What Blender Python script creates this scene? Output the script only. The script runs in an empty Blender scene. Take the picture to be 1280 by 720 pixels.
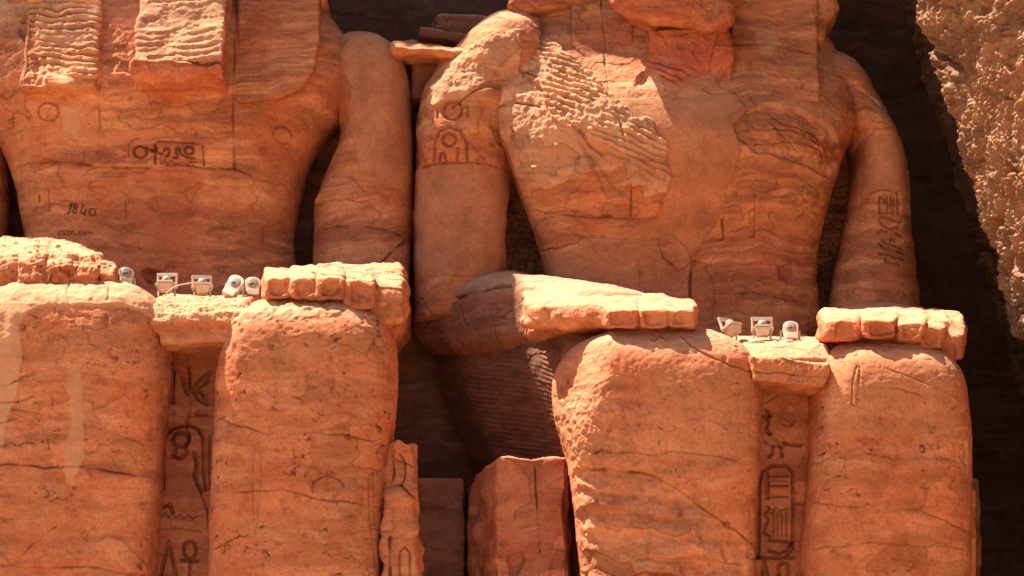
import bpy, bmesh, math, random
import numpy as np
from mathutils import Vector, Matrix

# ------------------------------------------------------------------ camera, light, exposure
scene = bpy.context.scene
COL = scene.collection
D, S, CZ, RISE = 40.0, 80.0, 1.7, 6.5      # camera distance, pixels per metre at Y=0, eye height, rise of the centre ray

cam = bpy.data.cameras.new('camera')
cam.sensor_width = 36.0
cam.lens = 36.0 * D / (1280 / S)
cam.shift_y = RISE / (1280 / S)
cam.clip_start, cam.clip_end = 0.5, 20000
cam_o = bpy.data.objects.new('camera', cam)
cam_o.location = (0, -D, CZ)
cam_o.rotation_euler = (math.radians(90), 0, 0)
COL.objects.link(cam_o)
scene.camera = cam_o

SUN = Vector((-0.45, 0.098, 0.89)).normalized()     # direction towards the sun
world = bpy.data.worlds.new('World')
scene.world = world
world.use_nodes = True
wn = world.node_tree
bg = wn.nodes['Background']
sky = wn.nodes.new('ShaderNodeTexSky')
sky.sky_type = 'NISHITA'
sky.sun_disc = False
sky.sun_elevation = math.asin(SUN.z)
sky.sun_rotation = math.atan2(SUN.x, SUN.y)
sky.dust_density = 2.0
wn.links.new(sky.outputs[0], bg.inputs[0])
bg.inputs[1].default_value = 0.06
sl = bpy.data.lights.new('sun', 'SUN')
sl.energy = 5.0
sl.angle = math.radians(0.5)
sl.color = (1.0, 0.93, 0.82)
so = bpy.data.objects.new('sun', sl)
so.rotation_euler = SUN.to_track_quat('Z', 'Y').to_euler()
so.location = (0, -20, 60)
COL.objects.link(so)
scene.view_settings.view_transform = 'Standard'
scene.view_settings.look = 'None'
scene.view_settings.exposure = 1.72
scene.view_settings.gamma = 1.0
scene.view_settings.use_curve_mapping = False

# ------------------------------------------------------------------ measuring helpers
def EX(u, y=0.0): return (u - 640.0) / S * (1 + y / D)
def EZ(v, y=0.0): return CZ + (RISE + (360.0 - v) / S) * (1 + y / D)
def E(pts, y): return np.array([(EX(u, y), EZ(v, y)) for u, v in pts])
def P(u, v, y): return Vector((EX(u, y), y, EZ(v, y)))

# ------------------------------------------------------------------ noise
rng = np.random.default_rng(7)
TAB = rng.random((64, 64, 64)).astype(np.float32)
def vnoise(x, y, z):
    ix, iy, iz = np.floor(x).astype(np.int32), np.floor(y).astype(np.int32), np.floor(z).astype(np.int32)
    fx, fy, fz = (x - ix).astype(np.float32), (y - iy).astype(np.float32), (z - iz).astype(np.float32)
    fx, fy, fz = fx*fx*(3-2*fx), fy*fy*(3-2*fy), fz*fz*(3-2*fz)
    ix &= 63; iy &= 63; iz &= 63
    jx, jy, jz = (ix+1) & 63, (iy+1) & 63, (iz+1) & 63
    a = TAB[ix,iy,iz]*(1-fx)+TAB[jx,iy,iz]*fx
    b = TAB[ix,jy,iz]*(1-fx)+TAB[jx,jy,iz]*fx
    c = TAB[ix,iy,jz]*(1-fx)+TAB[jx,iy,jz]*fx
    d = TAB[ix,jy,jz]*(1-fx)+TAB[jx,jy,jz]*fx
    a = a*(1-fy)+b*fy; c = c*(1-fy)+d*fy
    return (a*(1-fz)+c*fz)*2-1
def fbm(x, y, z, oct=3, gain=0.5):
    t, a, s = 0, 1.0, 0.0
    for k in range(oct):
        t = t + a*vnoise(x*2.03**k+17.3*k, y*2.03**k+5.1*k, z*2.03**k+9.7*k); s += a; a *= gain
    return t/s
def sstep(a, b, x):
    t = np.clip((x-a)/(b-a), 0, 1); return t*t*(3-2*t)

# ------------------------------------------------------------------ solid shapes as distance functions
def smin(a, b, k):
    h = np.clip(.5+.5*(b-a)/k, 0, 1); return b*(1-h)+a*h-k*h*(1-h)
def smax(a, b, k): return -smin(-a, -b, k)
def U(k, *fs):
    def f(x, y, z):
        d = fs[0](x, y, z)
        for g in fs[1:]: d = smin(d, g(x, y, z), k)
        return d
    return f
def CUT(k, a, *bs):
    def f(x, y, z):
        d = a(x, y, z)
        for b in bs: d = smax(d, -b(x, y, z), k)
        return d
    return f
def smooth_table(t, vals, n=160, passes=6):
    T = np.linspace(t[0], t[-1], n); out = []
    for v in vals:
        a = np.interp(T, t, v)
        for _ in range(passes):
            b = np.concatenate([[2*a[0]-a[3], 2*a[0]-a[2], 2*a[0]-a[1]], a, [2*a[-1]-a[-2], 2*a[-1]-a[-3], 2*a[-1]-a[-4]]])
            a = np.convolve(b, np.ones(7)/7, 'valid')
        out.append(a)
    return T, out
def loft(rows, y0, n=2.6, r=0.25):
    """rows (v, u left, u right, y front, y back) from top to bottom: a solid of superelliptic slices"""
    R = sorted([(EZ(v, y0), EX(a, y0), EX(b, y0), f, k) for v, a, b, f, k in rows])
    A = np.array(R).T
    T, (l, rr, f, k) = smooth_table(A[0], A[1:])
    z0, z1 = T[0], T[-1]
    def sd(x, y, z):
        L, Q, F, K = (np.interp(z, T, q) for q in (l, rr, f, k))
        hw, hd = np.maximum((Q-L)/2, .02), np.maximum((K-F)/2, .02)
        q = ((np.abs(x-(L+Q)/2)/hw)**n + (np.abs(y-(F+K)/2)/hd)**n)**(1/n)
        d = (q-1)*np.minimum(hw, hd)
        return smax(smax(d, z-z1, r), z0-z, .02)
    return sd
def tube(rows, n=2.4, r=0.2):
    """rows (y, u left, u right, v top, v bottom) front to back: a limb that runs in depth"""
    A = np.array([(y, EX(a, y), EX(b, y), EZ(t, y), EZ(m, y)) for y, a, b, t, m in sorted(rows)]).T
    T, (l, rr, t, m) = smooth_table(A[0], A[1:])
    def sd(x, y, z):
        L, Q, H, B = (np.interp(y, T, q) for q in (l, rr, t, m))
        hw, hh = np.maximum((Q-L)/2, .02), np.maximum((H-B)/2, .02)
        q = ((np.abs(x-(L+Q)/2)/hw)**n + (np.abs(z-(H+B)/2)/hh)**n)**(1/n)
        d = (q-1)*np.minimum(hw, hh)
        return smax(smax(d, T[0]-y, r), y-T[-1], .05)
    return sd
def polysd(px, pz, V):
    d = np.full(px.shape, 1e9); s = np.ones(px.shape)
    for i in range(len(V)):
        a, b = V[i], V[i-1]
        ex, ez = b[0]-a[0], b[1]-a[1]
        wx, wz = px-a[0], pz-a[1]
        t = np.clip((wx*ex+wz*ez)/max(ex*ex+ez*ez, 1e-12), 0, 1)
        d = np.minimum(d, (wx-ex*t)**2+(wz-ez*t)**2)
        c1, c2, c3 = pz >= a[1], pz < b[1], ex*wz > ez*wx
        s = np.where((c1 & c2 & c3) | (~c1 & ~c2 & ~c3), -s, s)
    return s*np.sqrt(d)
def _extr(d2, w, hw, r):
    a, b = d2+r, np.abs(w)-hw+r
    return np.minimum(np.maximum(a, b), 0)+np.hypot(np.maximum(a, 0), np.maximum(b, 0))-r
def ROUGH(f, amp=.05, sc=.35):
    return lambda x, y, z: f(x, y, z)+amp*fbm(x/sc, y/sc, z/sc, 2)
def slab(poly, y0, ya, yb, r=0.08):
    """front outline in pixels measured at depth y0, thickness from ya to yb"""
    V = E(poly, y0)
    return lambda x, y, z: _extr(polysd(x, z, V), y-(ya+yb)/2, (yb-ya)/2, r)
def side(prof, ua, ub, y0, r=0.08):
    """side profile of (y, v) points, running across from ua to ub"""
    V = np.array([(y, EZ(v, y)) for y, v in prof]); xa, xb = EX(ua, y0), EX(ub, y0)
    return lambda x, y, z: _extr(polysd(y, z, V), x-(xa+xb)/2, (xb-xa)/2, r)
def plan(pts, va, vb, y0, r=0.06):
    """plan outline of (u, y) points, standing from vb up to va"""
    V = np.array([(EX(u, y), y) for u, y in pts]); za, zb = EZ(va, y0), EZ(vb, y0)
    return lambda x, y, z: _extr(polysd(x, y, V), z-(za+zb)/2, (za-zb)/2, r)
def ell(c, rad, rz=0.0, rx=0.0, ry=0.0):
    M = (Matrix.Rotation(rz, 3, 'Z') @ Matrix.Rotation(ry, 3, 'Y') @ Matrix.Rotation(rx, 3, 'X')).transposed()
    def sd(x, y, z):
        a, b, e = x-c[0], y-c[1], z-c[2]
        X = M[0][0]*a+M[0][1]*b+M[0][2]*e; Y = M[1][0]*a+M[1][1]*b+M[1][2]*e; Z = M[2][0]*a+M[2][1]*b+M[2][2]*e
        q = np.sqrt((X/rad[0])**2+(Y/rad[1])**2+(Z/rad[2])**2)
        return (q-1)*min(rad)
    return sd
def cap(a, b, ra, rb, sz=1.0):
    ax, ay, az = a; bx, by, bz = b
    def sd(x, y, z):
        ex, ey, ez = bx-ax, by-ay, (bz-az)/sz
        wx, wy, wz = x-ax, y-ay, (z-az)/sz
        t = np.clip((wx*ex+wy*ey+wz*ez)/(ex*ex+ey*ey+ez*ez), 0, 1)
        return (np.sqrt((wx-ex*t)**2+(wy-ey*t)**2+(wz-ez*t)**2)-(ra+(rb-ra)*t))*min(1, sz)
    return sd
def rbox(c, half, r=.06, rz=0., rx=0., ry=0.):
    M = (Matrix.Rotation(rz, 3, 'Z') @ Matrix.Rotation(ry, 3, 'Y') @ Matrix.Rotation(rx, 3, 'X')).transposed()
    def sd(x, y, z):
        a, b, e = x-c[0], y-c[1], z-c[2]
        X = np.abs(M[0][0]*a+M[0][1]*b+M[0][2]*e)-half[0]+r
        Y = np.abs(M[1][0]*a+M[1][1]*b+M[1][2]*e)-half[1]+r
        Z = np.abs(M[2][0]*a+M[2][1]*b+M[2][2]*e)-half[2]+r
        return np.minimum(np.maximum(X, np.maximum(Y, Z)), 0)+np.sqrt(np.maximum(X, 0)**2+np.maximum(Y, 0)**2+np.maximum(Z, 0)**2)-r
    return sd

# ------------------------------------------------------------------ carving: grooves, patches, worn faces
class Carve:
    def __init__(self, y0, big=.02, mid=.012, small=.006, strata=.008, spots=0., mort=0., pits=0., flake=.014):
        self.y0, self.ops, self.flake = y0, [], flake
        self.amp = (big, mid, small, strata); self.spots, self.mort, self.pits = spots, mort, pits
    def groove(self, pts, w=.05, depth=.04, stain=0., wob=0., closed=False):
        V = E(pts, self.y0)
        if closed: V = np.vstack([V, V[:1]])
        self.ops.append(('g', V, w, depth, stain, wob)); return self
    def ring(self, u, v, ru, rv=None, w=.05, depth=.04, stain=0., n=20, a0=0, a1=360):
        rv = ru if rv is None else rv
        return self.groove([(u+ru*math.cos(math.radians(a0+(a1-a0)*k/n)), v-rv*math.sin(math.radians(a0+(a1-a0)*k/n))) for k in range(n+1)], w, depth, stain)
    def area(self, poly, h=0., soft=.04, mort=None, stain=0., pale=0., spots=None, rough=0., rscale=.12, ripple=None, wob=.05, flat=0.):
        self.ops.append(('a', E(poly, self.y0), h, soft, mort, stain, pale, spots, rough, rscale, ripple, wob, flat)); return self
    def blocks(self, poly, row=.17, cell=.55, h=.05, joint=.03, slope=0., base=0., **kw):
        self.ops.append(('b', E(poly, self.y0), row, cell, h, joint, slope, base, kw)); return self
    def eval(self, p, n):
        x, y, z = p.T
        big, mid, small, st = self.amp
        N = len(x)
        face = np.clip((-n[:, 1]-.05)*3, 0, 1)
        tone = np.zeros((N, 5), np.float32); tone[:, 0] = self.mort; tone[:, 3] = self.spots
        wx = fbm(x*2.3, y*2.3, z*2.3+40, 3); wz = fbm(x*2.3+31, y*2.3, z*2.3, 3)
        dd = np.zeros(N); calm = np.full(N, self.mort)
        for op in self.ops:
            V = op[1]
            pad = .3
            m = np.where((x > V[:, 0].min()-pad) & (x < V[:, 0].max()+pad) & (z > V[:, 1].min()-pad) & (z < V[:, 1].max()+pad) & (face > 0))[0]
            if not len(m): continue
            X, Z = x[m], z[m]
            if op[0] == 'g':
                _, _, w, depth, stain, wob = op
                if wob: X, Z = X+wx[m]*wob, Z+wz[m]*wob
                d = np.full(len(m), 1e9)
                for i in range(len(V)-1):
                    a, b = V[i], V[i+1]; ex, ez = b-a
                    t = np.clip(((X-a[0])*ex+(Z-a[1])*ez)/max(ex*ex+ez*ez, 1e-12), 0, 1)
                    d = np.minimum(d, (X-a[0]-ex*t)**2+(Z-a[1]-ez*t)**2)
                d = np.sqrt(d)
                vary = 1 if not wob else .35+.65*sstep(-.25, .2, vnoise(x[m]*3+7, y[m]*3, z[m]*3))
                ww = w*(1 if not wob else .6+.5*vary)
                f = (1-sstep(ww*.18, ww*.62, d))*face[m]*vary
                dd[m] = np.minimum(dd[m], dd[m]-depth*f)
                tone[m, 1] = np.maximum(tone[m, 1], stain*f)
                tone[m, 4] -= (.30 if wob else .12)*f
            elif op[0] == 'b':
                _, _, row, cell, h, joint, slope, base, kw = op
                f = sstep(.05, -.05, polysd(X+wx[m]*.10, Z+wz[m]*.10, V))*face[m]
                zz = (Z-slope*X+.16*wz[m]+.10*vnoise(X*1.1, Z*0, Z*1.5))/row
                r = np.floor(zz); fr = zz-r
                hsh = lambda a, b: np.modf(np.abs(np.sin(a*12.9898+b*78.233)*43758.5453))[0]
                ln = cell*(.6+.9*hsh(r, 1.7))
                xx = (X+.22*wx[m]+.35*(fr-.5)*row)/ln+7*hsh(r, 3.1); q = np.floor(xx); fx = (xx-q)*ln
                hb = hsh(r, q)
                edge = np.minimum(np.minimum(fr, 1-fr)*row, np.minimum(fx, ln-fx))
                e = sstep(.004, joint, edge)
                lift = h*(hb*1.6-.6)+.9*h*(.5-fr)
                dd[m] += f*(base+lift*e-(1-e)*h*.45*hsh(q, r+5)+.012*fbm(X*7, y[m]*7, Z*9, 2))
                tone[m, 4] += f*(.16*(hsh(q+3, r)-.5)-.22*(1-e)*hsh(q, r+5))
                if 'spots' in kw: tone[m, 3] += (kw['spots']-tone[m, 3])*f
                tone[m, 2] = np.maximum(tone[m, 2], kw.get('pale', 0)*f)
            else:
                _, _, h, soft, mort, stain, pale, spots, rough, rs, ripple, wob, flat = op
                ext = (V.max(0)-V.min(0)).max()
                if wob: wob = wob*(2.2 if ext > 1.2 else 1.3)
                d = polysd(X+wx[m]*wob, Z+wz[m]*wob, V)
                f = sstep(soft, -soft, d)*face[m]
                dd[m] += h*f
                if rough:
                    q = fbm(X/rs, y[m]/rs, Z/rs, 3, .6)
                    dd[m] += rough*q*f
                if ripple:
                    per, amp, sl, sharp = ripple
                    q = (Z-sl*X+.4*per*wz[m]+.06*wx[m]+.22*per*vnoise(X*5, y[m], Z*5))/per
                    tri = np.abs((q % 1)-.5)*2
                    br = .15+.85*sstep(-.25, .25, fbm(X*2.1+3, y[m], Z*3.0, 3))
                    dd[m] += amp*(sstep(.15, .15+sharp, tri)-.6)*f*br
                if mort is not None:
                    tone[m, 0] += (mort-tone[m, 0])*f; calm[m] = tone[m, 0]
                if spots is not None: tone[m, 3] += (spots-tone[m, 3])*f
                if flat: calm[m] = np.maximum(calm[m], flat*f)
                tone[m, 1] = np.maximum(tone[m, 1], stain*f); tone[m, 2] = np.maximum(tone[m, 2], pale*f)
        k = 1-.8*np.clip(calm, 0, 1)
        dust_and_sun = sstep(.25, .8, n[:, 2]+.25*wx)
        tone[:, 2] = np.maximum(tone[:, 2], .38*dust_and_sun)  # dust on upward faces, also painting in the brightness of sunlit tops
        dd += big*fbm(x*1.1, y*1.1, z*1.1, 2)
        dd += k*mid*fbm(x*4.2, y*4.2, z*5.5, 3, .6)
        dd += (k*.8+.2)*small*fbm(x*16, y*16, z*18, 2, .6)
        if st:
            s = fbm(x*.8+.35*wz, y*.8, (z+.16*wx)*4.6, 3, .5)
            e = fbm(x*.8+9, y*.8, z*1.4, 2)
            dd += k*st*(s+1.5*np.clip(s-.2, 0, 1)*np.clip(e*2, 0, 1))
            tone[:, 4] += k*.16*sstep(-.25, .25, s)-.08*k
        if self.flake:
            q = 4.2*fbm(x*.55+.2*wz, y*.55, z*1.0+.15*wx, 4, .55)+.5*z
            fl = np.floor(q); fr = q-fl
            act = sstep(-.15, .2, fbm(x*.45+50, y*.45, z*.45, 2))
            dd += k*self.flake*act*(sstep(0, .07, fr)-fr)
            pl = np.modf(np.abs(np.sin(fl*12.9898)*43758.5453))[0]-.5
            tone[:, 4] += k*act*(.22*pl-.25*(1-sstep(.0, .10, np.abs(fr-.04)))*face)
        if self.pits:
            q = vnoise(x*9, y*9, z*9)
            dd -= k*self.pits*sstep(.45, .8, q)
        return dd, tone

# ------------------------------------------------------------------ polygonising the solids
def grad(f, p, e=.008):
    x, y, z = p.T
    d0 = f(x, y, z)
    g = np.stack([f(x+e, y, z)-d0, f(x, y+e, z)-d0, f(x, y, z+e)-d0], 1)/e
    return d0, g
def settle(f, p, h, it=2):
    for _ in range(it):
        d, g = grad(f, p)
        st = d/np.maximum((g*g).sum(1), .05)
        st = np.clip(st, -h, h)
        p = p-g*st[:, None]
    return p
def nets(f, lo, hi, h):
    ax = [np.arange(lo[i]-2*h, hi[i]+2.5*h, h) for i in range(3)]
    X, Y, Z = np.meshgrid(*ax, indexing='ij')
    V = f(X.ravel(), Y.ravel(), Z.ravel()).reshape(X.shape)
    ins = V < 0
    c = np.zeros(tuple(k-1 for k in V.shape), np.int8)
    for a in (0, 1):
        for b in (0, 1):
            for e in (0, 1):
                c += ins[a:V.shape[0]-1+a, b:V.shape[1]-1+b, e:V.shape[2]-1+e]
    act = (c > 0) & (c < 8)
    idx = np.full(act.shape, -1, np.int64); ii = np.argwhere(act)
    idx[act] = np.arange(len(ii))
    acc = np.zeros((len(ii), 3)); cnt = np.zeros(len(ii))
    corner = [(a, b, e) for a in (0, 1) for b in (0, 1) for e in (0, 1)]
    val = {k: V[ii[:, 0]+k[0], ii[:, 1]+k[1], ii[:, 2]+k[2]] for k in corner}
    for k in corner:
        for a in range(3):
            if k[a] == 0:
                q = list(k); q[a] = 1; q = tuple(q)
                v0, v1 = val[k], val[q]; m = (v0 < 0) != (v1 < 0)
                t = np.where(m, v0/np.where(m, v0-v1, 1), 0)
                for b in range(3):
                    acc[:, b] += np.where(m, (t if b == a else k[b]), 0)
                cnt += m
    p = np.array([ax[0][0], ax[1][0], ax[2][0]])+(ii+acc/cnt[:, None])*h
    F = []
    for a in range(3):
        b, e = (a+1) % 3, (a+2) % 3
        sa = [slice(None)]*3; sb = [slice(None)]*3
        sa[a], sb[a] = slice(0, -1), slice(1, None)
        ch = ins[tuple(sa)] != ins[tuple(sb)]
        w = np.argwhere(ch)
        w = w[(w[:, b] > 0) & (w[:, e] > 0) & (w[:, b] < V.shape[b]-1) & (w[:, e] < V.shape[e]-1)]
        pos = ins[w[:, 0], w[:, 1], w[:, 2]]
        def cell(db, de):
            q = w.copy(); q[:, b] -= db; q[:, e] -= de
            return idx[q[:, 0], q[:, 1], q[:, 2]]
        quad = np.stack([cell(1, 1), cell(0, 1), cell(0, 0), cell(1, 0)], 1)
        quad[~pos] = quad[~pos][:, ::-1]
        F.append(quad)
    return p, np.vstack(F)
def fnormals(p, F):
    return np.cross(p[F[:, 2]]-p[F[:, 0]], p[F[:, 3]]-p[F[:, 1]])
def vnormals(p, F):
    fn = fnormals(p, F); n = np.zeros_like(p)
    for k in range(4): np.add.at(n, F[:, k], fn) if False else None
    for b in range(3):
        for k in range(4): n[:, b] += np.bincount(F[:, k], fn[:, b], len(p))
    return n/np.maximum(np.linalg.norm(n, axis=1), 1e-9)[:, None]
def subdivide(p, F, active):
    A, I = F[active], F[~active]
    e = np.stack([A, np.roll(A, -1, 1)], 2).reshape(-1, 2); e.sort(1)
    key = e[:, 0]*np.int64(len(p))+e[:, 1]
    uq, inv = np.unique(key, return_inverse=True)
    mid = (p[uq//len(p)]+p[uq % len(p)])/2
    cen = p[A].mean(1)
    n0 = len(p); E_ = (n0+inv).reshape(-1, 4); C = n0+len(mid)+np.arange(len(A))
    NF = np.concatenate([np.stack([A[:, k], E_[:, k], C, E_[:, k-1]], 1) for k in range(4)])
    q = np.vstack([p, mid, cen])
    return q, np.vstack([NF, I]), n0
def in_view(c, n, ny=.45):
    k = 1+c[:, 1]/D
    u = 640+c[:, 0]/k*S; v = 360-((c[:, 2]-CZ)/k-RISE)*S
    n = n/np.maximum(np.linalg.norm(n, axis=1), 1e-9)[:, None]
    return (n[:, 1] < ny) & (u > -60) & (u < 1340) & (v > -60) & (v < 780)
def link(name, me, parent=None, mat=None, label=None):
    o = bpy.data.objects.new(name, me); COL.objects.link(o)
    if mat: me.materials.append(mat)
    if parent: o.parent = parent
    if label: o['label'] = label
    return o
def mesh_np(name, p, F, tone=None):
    me = bpy.data.meshes.new(name)
    me.vertices.add(len(p)); me.vertices.foreach_set('co', p.astype(np.float32).ravel())
    k = F.shape[1]
    me.loops.add(F.size); me.loops.foreach_set('vertex_index', F.astype(np.int32).ravel())
    me.polygons.add(len(F)); me.polygons.foreach_set('loop_start', np.arange(0, F.size, k, dtype=np.int32))
    me.polygons.foreach_set('use_smooth', np.ones(len(F), bool))
    if tone is not None:
        a = me.attributes.new('tone', 'FLOAT_COLOR', 'POINT'); a.data.foreach_set('color', np.ascontiguousarray(tone[:, :4], np.float32).ravel())
        if tone.shape[1] > 4:
            a = me.attributes.new('val', 'FLOAT', 'POINT'); a.data.foreach_set('value', np.ascontiguousarray(tone[:, 4], np.float32))
    me.update(calc_edges=True); me.validate()
    return me
FINE = 2
def sculpt(name, f, lo, hi, mat, parent=None, carve=None, h=.065, levels=None, label=None):
    p, F = nets(f, lo, hi, h)
    p = settle(f, p, h, 2)
    for k in range(FINE if levels is None else levels):
        act = in_view(p[F].mean(1), fnormals(p, F))
        if not act.any(): break
        p, F, n0 = subdivide(p, F, act)
        h /= 2
        p = settle(f, p, h, 1)
    tone = None
    if carve:
        n = vnormals(p, F)
        d, tone = carve.eval(p, n)
        p = p+n*d[:, None]
    q = parent
    while q: p = p-np.array(q.location); q = q.parent
    return link(name, mesh_np(name, p, F, tone), parent, mat, label)
def box_px(u0, u1, v0, v1, ya, yb):
    xs = [EX(u, y) for u in (u0, u1) for y in (ya, yb)]; zs = [EZ(v, y) for v in (v0, v1) for y in (ya, yb)]
    return (min(xs), ya, min(zs)), (max(xs), yb, max(zs))
def empty(name, loc, label, cat, group=None):
    o = bpy.data.objects.new(name, None); COL.objects.link(o); o.location = loc; o.empty_display_size = .3
    tag(o, label, cat, group); return o
def tag(o, label=None, cat=None, group=None, kind=None):
    if label: o['label'] = label
    if cat: o['category'] = cat
    if group: o['group'] = group
    if kind: o['kind'] = kind
    return o

# ------------------------------------------------------------------ materials
def nd(t, kind, **kw):
    n = t.nodes.new('ShaderNode'+kind)
    for k, v in kw.items():
        if k.startswith('in_'): n.inputs[k[3:].replace('_', ' ')].default_value = v
        else: setattr(n, k, v)
    return n
def mixc(t, fac, a, b, mode='MIX'):
    m = t.nodes.new('ShaderNodeMix'); m.data_type = 'RGBA'; m.blend_type = mode
    for sock, val in ((m.inputs['Factor'], fac), (m.inputs['A'], a), (m.inputs['B'], b)):
        pass
    fi, ai, bi = m.inputs[0], m.inputs[6], m.inputs[7]
    for sock, val in ((fi, fac), (ai, a), (bi, b)):
        if hasattr(val, 'is_output'): t.links.new(val, sock)
        elif isinstance(val, (int, float)): sock.default_value = val
        else: sock.default_value = (*val, 1)
    return m.outputs[2]
def mth(t, op, a, b=None, clamp=False):
    m = t.nodes.new('ShaderNodeMath'); m.operation = op; m.use_clamp = bool(clamp)
    for i, v in enumerate((a, b)):
        if v is None: continue
        if hasattr(v, 'is_output'): t.links.new(v, m.inputs[i])
        else: m.inputs[i].default_value = v
    return m.outputs[0]
def ramp(t, src, stops):
    r = t.nodes.new('ShaderNodeValToRGB'); t.links.new(src, r.inputs[0])
    el = r.color_ramp.elements
    while len(el) < len(stops): el.new(.5)
    for e, (p_, c) in zip(el, stops):
        e.position = p_; e.color = (c, c, c, 1) if isinstance(c, (int, float)) else (*c, 1)
    return r.outputs[0]
def noise(t, co, scale, detail=4, rough=.6, dist=0.):
    n = nd(t, 'TexNoise'); n.inputs['Scale'].default_value = scale; n.inputs['Detail'].default_value = detail
    n.inputs['Roughness'].default_value = rough; n.inputs['Distortion'].default_value = dist
    t.links.new(co, n.inputs['Vector']); return n.outputs['Fac']
def mapping(t, co, sc, rot=(0, 0, 0), loc=(0, 0, 0)):
    m = nd(t, 'Mapping'); m.inputs['Scale'].default_value = sc; m.inputs['Rotation'].default_value = rot
    m.inputs['Location'].default_value = loc; t.links.new(co, m.inputs[0]); return m.outputs[0]
def sandstone(name, tones, mortar=(.40, .155, .082), tilt=0.05, bump=.5, strata=1.0):
    m = bpy.data.materials.new(name); m.use_nodes = True; t = m.node_tree
    bs = t.nodes['Principled BSDF']; bs.inputs['Roughness'].default_value = .95
    bs.inputs['Specular IOR Level'].default_value = .12
    geo = nd(t, 'NewGeometry'); co = geo.outputs['Position']
    dark, midc, light, red = [(r_*1.02, g_*1.13, b_*1.18) for r_, g_, b_ in tones]
    mortar = (mortar[0]*1.04, mortar[1]*1.08, mortar[2]*1.0)
    warp = nd(t, 'TexNoise'); warp.inputs['Scale'].default_value = .7; warp.inputs['Detail'].default_value = 4; t.links.new(co, warp.inputs['Vector'])
    vm = nd(t, 'VectorMath', operation='MULTIPLY_ADD'); t.links.new(warp.outputs['Color'], vm.inputs[0]); vm.inputs[1].default_value = (.9, .9, .75); t.links.new(co, vm.inputs[2])
    cw = vm.outputs[0]
    bands = noise(t, mapping(t, cw, (.30, .30, 2.6), (0, tilt, 0)), 1.0, 7, .66, .5)
    fine = noise(t, mapping(t, cw, (.7, .7, 6.5), (0, tilt*1.5, 0)), 1.0, 6, .68, .6)
    blot = noise(t, co, .75, 6, .66, .4)
    mot = noise(t, co, 3.2, 7, .74, .3)
    grain = noise(t, co, 17, 6, .76)
    speck = noise(t, co, 46, 3, .7)
    base = mixc(t, ramp(t, bands, [(.42, 0.), (.56, 1.)]), dark, midc)
    base = mixc(t, mth(t, 'MULTIPLY', ramp(t, fine, [(.50, 0.), (.62, 1.)]), .6*strata), base, light)
    base = mixc(t, mth(t, 'MULTIPLY', ramp(t, blot, [(.47, 0.), (.62, 1.)]), .8), base, red)
    base = mixc(t, mth(t, 'MULTIPLY', ramp(t, mot, [(.36, 1.), (.52, 0.)]), .45), base, mixc(t, 1., base, (.52, .47, .46), 'MULTIPLY'))
    sep = nd(t, 'SeparateColor'); at = nd(t, 'Attribute', attribute_name='tone'); t.links.new(at.outputs['Color'], sep.inputs[0])
    mo = mixc(t, ramp(t, noise(t, co, 1.7, 8, .72), [(.38, 0.), (.62, 1.)]), tuple(c*.78 for c in mortar), tuple(c*1.2 for c in mortar))
    base = mixc(t, mth(t, 'MULTIPLY', sep.outputs[0], .9), base, mo)
    base = mixc(t, mth(t, 'MULTIPLY', ramp(t, grain, [(.46, 0.), (.66, 1.)]), .6), base, mixc(t, 1., base, (1.32, 1.40, 1.40), 'MULTIPLY'))
    base = mixc(t, mth(t, 'MULTIPLY', ramp(t, speck, [(.36, 1.), (.46, 0.)]), .6), base, mixc(t, 1., base, (.5, .43, .4), 'MULTIPLY'))
    base = mixc(t, sep.outputs[2], base, (.62, .40, .235))
    # iron-red spots weathered out of the lower stone
    sp = noise(t, mapping(t, co, (1, 1, 1.2)), 6.0, 5, .7, .5)
    cl = noise(t, co, 1.1, 3, .6)
    spm = mth(t, 'MULTIPLY', ramp(t, sp, [(.57, 0.), (.65, 1.)]), ramp(t, cl, [(.44, .18), (.58, 1.)]))
    spm = mth(t, 'MULTIPLY', mth(t, 'MULTIPLY', spm, at.outputs['Alpha']), 1.7, True)
    base = mixc(t, spm, base, (.15, .04, .024))
    base = mixc(t, sep.outputs[1], base, (.045, .018, .014))
    va = nd(t, 'Attribute', attribute_name='val')
    sc_ = nd(t, 'VectorMath', operation='SCALE'); t.links.new(base, sc_.inputs[0]); t.links.new(mth(t, 'ADD', va.outputs['Fac'], 1.0), sc_.inputs['Scale'])
    t.links.new(sc_.outputs[0], bs.inputs['Base Color'])
    b1 = nd(t, 'Bump'); b1.inputs['Strength'].default_value = bump; b1.inputs['Distance'].default_value = .035
    hgt = mth(t, 'ADD', mth(t, 'MULTIPLY', noise(t, co, 26, 7, .78), .8), mth(t, 'MULTIPLY', mot, .9))
    t.links.new(hgt, b1.inputs['Height']); t.links.new(b1.outputs[0], bs.inputs['Normal'])
    return m
STONE = sandstone('carved_sandstone', ((.32, .105, .05), (.52, .18, .075), (.64, .27, .12), (.42, .11, .048)))
STONE_LEG = sandstone('spotted_sandstone', ((.46, .136, .056), (.565, .183, .077), (.64, .250, .115), (.50, .126, .050)), mortar=(.52, .195, .095), strata=.8)
STONE_RED = sandstone('broken_red_sandstone', ((.36, .10, .05), (.48, .145, .065), (.56, .22, .10), (.42, .09, .045)))
STONE_DIM = sandstone('dark_brown_sandstone', ((.20, .07, .042), (.27, .10, .055), (.34, .14, .08), (.22, .065, .04)))  # darker brown stone for the thrones and rear blocks
STONE_BROWN = sandstone('shaded_forearm_sandstone', ((.22, .078, .042), (.32, .115, .058), (.42, .17, .09), (.26, .075, .04)))  # browner copy of the statue stone, forearm shade painted into its colour
STONE_KILT = sandstone('shaded_kilt_sandstone', ((.17, .064, .037), (.23, .086, .047), (.3, .12, .066), (.19, .063, .036)))  # unrestored brown stone, darkened further to paint the thigh's deep shade
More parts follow.
